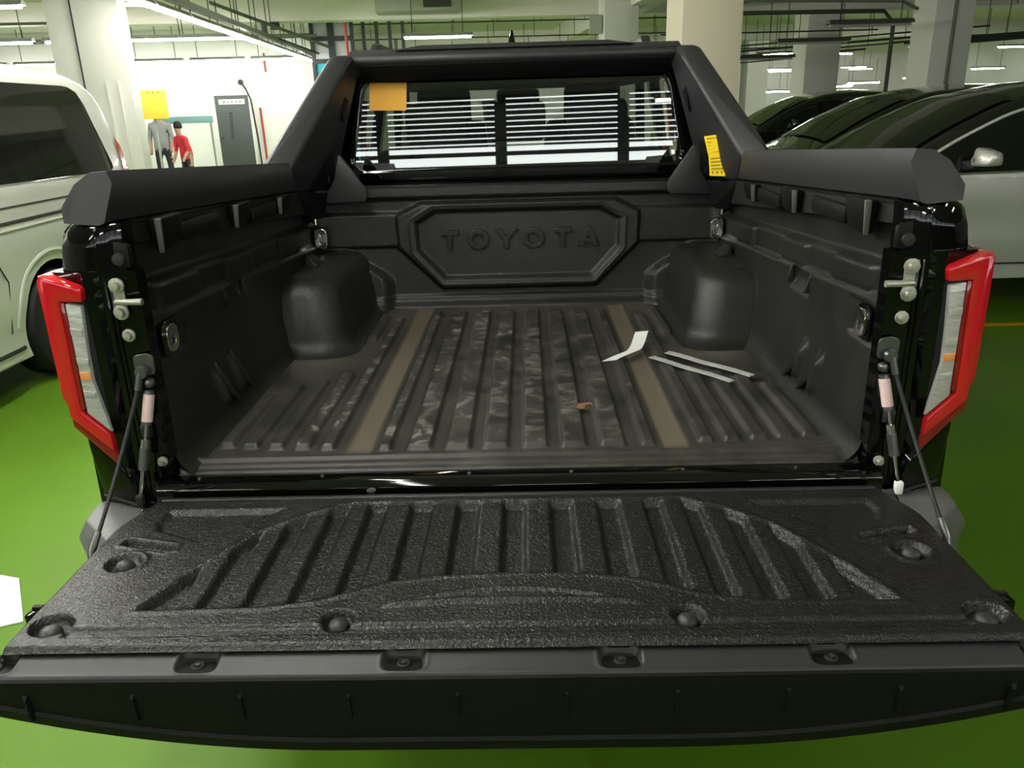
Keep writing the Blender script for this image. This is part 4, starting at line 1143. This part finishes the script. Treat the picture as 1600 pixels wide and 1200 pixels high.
# ================================================================== OTHER CARS
def interp(pts, x): return np.interp(x, [p[0] for p in pts], [p[1] for p in pts])
class Car:
    def __init__(s, Ln, zt, zb, B, belt, lean, rround=.13, crown=.03, endt=.10):
        s.L, s.zt, s.zb, s.B, s.belt, s.lean, s.rr, s.crown, s.endt = Ln, zt, zb, B, belt, lean, rround, crown, endt
        ys = np.linspace(-.3, Ln+.3, 400); z = np.interp(ys, [p[0] for p in zt], [p[1] for p in zt])
        k = np.ones(17)/17; z2 = np.convolve(np.pad(z, 8, 'edge'), k, 'valid'); s._ys, s._z = ys, z2
    def top(s, y): return np.interp(y, s._ys, s._z)
    def half(s, y, z, soft=True):
        y, z = np.asarray(y, float), np.asarray(z, float)
        b = s.B*(1 - s.endt*np.clip((.55-y)/.55, 0, 1)**2.2 - .6*s.endt*np.clip((y-s.L+.45)/.45, 0, 1)**2.2)
        w = np.where(z < s.belt, b*(1 - .045*((s.belt-z)/s.belt)**2 - .012*np.sin((z-.2)*9)**2*(z < s.belt)), b - s.lean*(z-s.belt))
        t = np.clip((z-(s.top(y)-s.rr))/s.rr, 0, 1)
        return w - s.rr*1.3*(1-np.sqrt(np.clip(1-t*t, 0, 1)))
    def body(s, name, m, parent, wheels, wr=.37):
        ys = np.concatenate([np.linspace(0, .25, 8), np.linspace(.3, s.L-.3, 56), np.linspace(s.L-.25, s.L, 8)])
        rings = []
        for y in ys:
            zt = float(s.top(y)); side = []
            fr = list(np.linspace(0, 1, 16)); zr = s.zb + (zt-s.rr-s.zb)*np.array(fr)
            zz = list(zr) + [zt-s.rr+s.rr*math.sin(a_) for a_ in np.linspace(.2, math.pi/2, 7)]
            for z in zz: side.append((float(s.half(y, z)), z))
            xt = side[-1][0]
            for k in (.75, .5, .25): side.append((xt*k, zt + s.crown*(1-k*k)))
            ring = [(x, y, z) for x, z in side] + [(0, y, zt+s.crown)] + [(-x, y, z) for x, z in side[::-1]]
            rings.append(ring)
        o = loft(name, rings, m, parent)
        # wheel openings
        bm = bmesh.new()
        for wy in wheels:
            for sx in (-1, 1):
                bmesh.ops.create_cone(bm, cap_ends=True, segments=40, radius1=wr+.06, radius2=wr+.06, depth=.42,
                    matrix=Matrix.Translation((sx*(s.B-.12), wy, wr)) @ Matrix.Rotation(math.pi/2, 4, 'Y'))
        me = bpy.data.meshes.new('cut'); bm.to_mesh(me); bm.free(); me.materials.append(m_hole)
        cut = bpy.data.objects.new('cut', me); COL.objects.link(cut)
        par = o.parent; o.parent = None
        md = o.modifiers.new('b', 'BOOLEAN'); md.operation = 'DIFFERENCE'; md.object = cut; md.solver = 'EXACT'; md.material_mode = 'TRANSFER'
        dg = bpy.context.evaluated_depsgraph_get()
        m2 = bpy.data.meshes.new_from_object(o.evaluated_get(dg))
        o.modifiers.clear(); o.data = m2; bpy.data.objects.remove(cut); o.parent = par
        smooth_by_angle(o, 40)
        return o
    def side_patch(s, name, ys, lo, hi, m, parent, sx, off=.006, nz=9):
        V = np.zeros((len(ys), nz, 3))
        for i, y in enumerate(ys):
            for j in range(nz):
                z = lo(y) + (hi(y)-lo(y))*j/(nz-1); V[i, j] = (sx*(float(s.half(y, z))+off), y, z)
        o = grid(name, V, m, parent, flip=(sx > 0)); return o
    def side_line(s, name, pts, r, m, parent, sx, off=.004):
        return tube(name, [(sx*(float(s.half(y, z))+off), y, z) for y, z in pts], r, m, parent, 6)

def make_van():
    r = empty('white_van', (-3.97, -.10, 0)); tag(r, 'white van parked beside the pickup with dark rear side window', 'van')
    Ln = 4.96
    c = Car(Ln, [(-.3, .75), (0, .80), (.25, .98), (1.15, 1.22), (1.95, 1.84), (2.4, 1.93), (3.6, 1.965), (4.5, 1.93), (4.78, 1.86), (4.9, 1.4), (4.96, 1.0), (5.3, .9)], .22, .95, 1.20, .17, .16, .04, .06)
    c.body('body', m_van, r, (1.0, 3.62), .345)
    for sx in (-1, 1):
        yl = np.concatenate([np.linspace(2.62, 4.45, 26), np.linspace(4.47, 4.62, 10)])
        hi = lambda y: float(np.interp(y, [2.6, 3.6, 4.35, 4.44, 4.50, 4.62], [1.80, 1.825, 1.815, 1.79, 1.70, 1.27]))
        lo = lambda y: float(np.interp(y, [2.6, 4.50, 4.58, 4.63], [1.262, 1.232, 1.235, 1.262]))
        c.side_patch('rear_side_window', yl, lo, hi, m_darkglass, r, sx)
        yl2 = np.linspace(1.72, 2.52, 20)
        c.side_patch('front_side_window', yl2, lambda y: 1.25, lambda y: float(np.interp(y, [1.72, 2.2, 2.6], [1.30, 1.76, 1.79])), m_darkglass, r, sx)
        # tail lamp wrapped round the rear corner
        yl3 = np.linspace(4.775, 4.865, 8)
        c.side_patch('tail_lamp', yl3, lambda y: 1.20 - (y-4.775)*.3, lambda y: 1.47 - (y-4.775)*1.0, m_red, r, sx, .012)
        # swage lines, door seam, sill
        c.side_line('body_crease', [(2.0, 1.13), (3.0, 1.12), (4.0, 1.115), (4.85, 1.13)], .006, m_seam, r, sx, .0)
        c.side_line('slide_rail', [(2.4, 1.03), (3.2, 1.03), (4.0, 1.03), (4.7, 1.05)], .012, m_seam, r, sx, -.003)
        c.side_line('lower_rail', [(2.4, .99), (3.2, .99), (4.0, .995), (4.7, 1.01)], .008, m_van, r, sx, .002)
        c.side_line('door_seam', [(2.56, .36), (2.56, .9), (2.56, 1.2)], .004, m_seam, r, sx)
        c.side_line('door_seam', [(3.08, .40), (3.14, .70), (2.98, .98)], .004, m_seam, r, sx)
        c.side_patch('sill_cladding', np.linspace(1.5, 3.13, 18), lambda y: .24, lambda y: .40, m_van, r, sx, .025, 5)
        c.side_line('sill_gap', [(1.5, .30), (2.4, .30), (3.14, .30)], .014, m_seam, r, sx, .022)
        arc = [(3.62 + .47*math.cos(a_), .345 + .47*math.sin(a_)) for a_ in np.linspace(.15, math.pi-.15, 24)]
        c.side_line('arch_flare', arc, .016, m_van, r, sx, -.006)
        for wy in (1.0, 3.62): make_wheel('road_wheel', r, sx*.83, wy, .345, .345, .22, sx, 5)
    box('rear_window', (0, 4.90, 1.52), (1.3, .02, .42), m_darkglass, r, .005)
make_van()

def make_suv(name, m, label, x, y, chrome=True, group=None):
    r = empty(name, (x, y, 0), -math.pi/2); tag(r, label, 'car', group)
    Ln = 4.65
    c = Car(Ln, [(-.3, .55), (0, .70), (.12, .88), (.45, .98), (1.02, 1.07), (1.18, 1.15), (1.55, 1.36), (1.92, 1.53), (2.3, 1.625), (2.8, 1.655), (3.5, 1.625), (4.1, 1.50), (4.45, 1.12), (4.62, .95), (4.9, .7)], .30, .925, 1.05, .30, .12, .035, .12)
    bd = c.body('body', m, r, (.88, 3.62), .37)
    bd.data.materials.append(m_blackcar); nb = len(bd.data.materials)-1  # black upper body paints in the dark reflection on roof and pillars
    for p in bd.data.polygons:
        if p.material_index == 0 and min(bd.data.vertices[v].co.z for v in p.vertices) > (1.07 if p.center.y < 3.3 else 1.07 + (p.center.y-3.3)*.35): p.material_index = nb
    # windscreen and rear screen lie on the loft top
    for nm, y0, y1, k0 in (('windscreen', 1.16, 2.02, .93), ('rear_screen', 3.98, 4.40, .9)):
        ys = np.linspace(y0, y1, 18); V = np.zeros((18, 13, 3))
        for i, yy in enumerate(ys):
            zt = float(c.top(yy)); xt = float(c.half(yy, zt-.02))
            for j in range(13):
                t = -1+2*j/12; V[i, j] = (xt*k0*t, yy - .02, zt + c.crown*(1-(t*.75)**2) - .02*abs(t)**4 + .008)
        grid(nm, V, m_darkglass, r)
    for sx in (-1, 1):
        hi = lambda yy: min(float(c.top(yy))-.085, float(np.interp(yy, [1.25, 1.9, 2.5, 3.4, 4.0], [1.12, 1.45, 1.545, 1.51, 1.30])))
        lo = lambda yy: float(np.interp(yy, [1.25, 3.4, 4.0], [1.06, 1.10, 1.22]))
        c.side_patch('front_side_window', np.linspace(1.27, 2.52, 30), lo, hi, m_darkglass, r, sx)
        c.side_patch('rear_side_window', np.linspace(2.60, 3.95, 30), lo, hi, m_darkglass, r, sx)
        if chrome:
            c.side_line('chrome_strip', [(yy, hi(yy)+.010) for yy in np.linspace(1.24, 3.97, 40)], .012, m_bright, r, sx, .008)
        c.side_line('belt_strip', [(yy, lo(yy)-.008) for yy in np.linspace(1.24, 3.97, 30)], .007, m_chrome if chrome else m_seam, r, sx, .006)
        c.side_line('door_seam', [(1.45, .36), (1.42, .8), (1.45, 1.05)], .004, m_seam, r, sx)
        c.side_line('door_seam', [(2.56, .36), (2.56, .8), (2.56, 1.08)], .004, m_seam, r, sx)
        c.side_patch('sill_cladding', np.linspace(1.3, 3.2, 18), lambda yy: .31, lambda yy: .40, m_silver if chrome else m_seam, r, sx, .02, 5)
        c.side_line('sill_gap', [(1.3, .415), (2.2, .415), (3.2, .415)], .006, m_seam, r, sx, .014)
        # door mirror: arm, housing, lamp
        mr = empty('door_mirror', (0, 0, 0), 0, r); X0 = float(c.half(1.62, 1.08))
        hull('mirror_arm', [(sx*(X0-.01), 1.58, 1.08), (sx*(X0-.01), 1.72, 1.08), (sx*(X0+.07), 1.62, 1.10), (sx*(X0+.07), 1.72, 1.10), (sx*(X0-.01), 1.58, 1.15), (sx*(X0+.07), 1.66, 1.16)], m_rubber, mr, .006)
        hull('mirror_housing', [(sx*(X0+.05), 1.60, 1.115), (sx*(X0+.24), 1.63, 1.125), (sx*(X0+.25), 1.66, 1.22), (sx*(X0+.06), 1.62, 1.245), (sx*(X0+.05), 1.74, 1.11), (sx*(X0+.24), 1.74, 1.13), (sx*(X0+.23), 1.73, 1.21), (sx*(X0+.06), 1.73, 1.24)], m, mr, .025, 3)
        hull('mirror_lamp', [(sx*(X0+.08), 1.597, 1.14), (sx*(X0+.10), 1.597, 1.14), (sx*(X0+.08), 1.597, 1.175), (sx*(X0+.10), 1.597, 1.175), (sx*(X0+.09), 1.61, 1.15)], m_clear, mr)
        for wy in (.88, 3.62): make_wheel('road_wheel', r, sx*.82, wy, .37, .37, .22, sx, 5)
    box('head_lamp', (.62, .10, .78), (.36, .10, .12), m_clear, r, .02); box('head_lamp', (-.62, .10, .78), (.36, .10, .12), m_clear, r, .02)
    box('grille', (0, .02, .66), (.8, .05, .3), m_hole, r, .02)
    return r
make_suv('silver_car', m_silver, 'silver grey car with chrome window strip right behind the pickup bed rail', 1.52, 5.20)
make_suv('black_car', m_blackcar, 'black car whose windscreen shows just left of the silver car', 2.05, 8.05, False)
make_suv('black_car', m_blackcar, 'farthest black car, only its roof showing beside the sports bar', 2.9, 13.7, False)
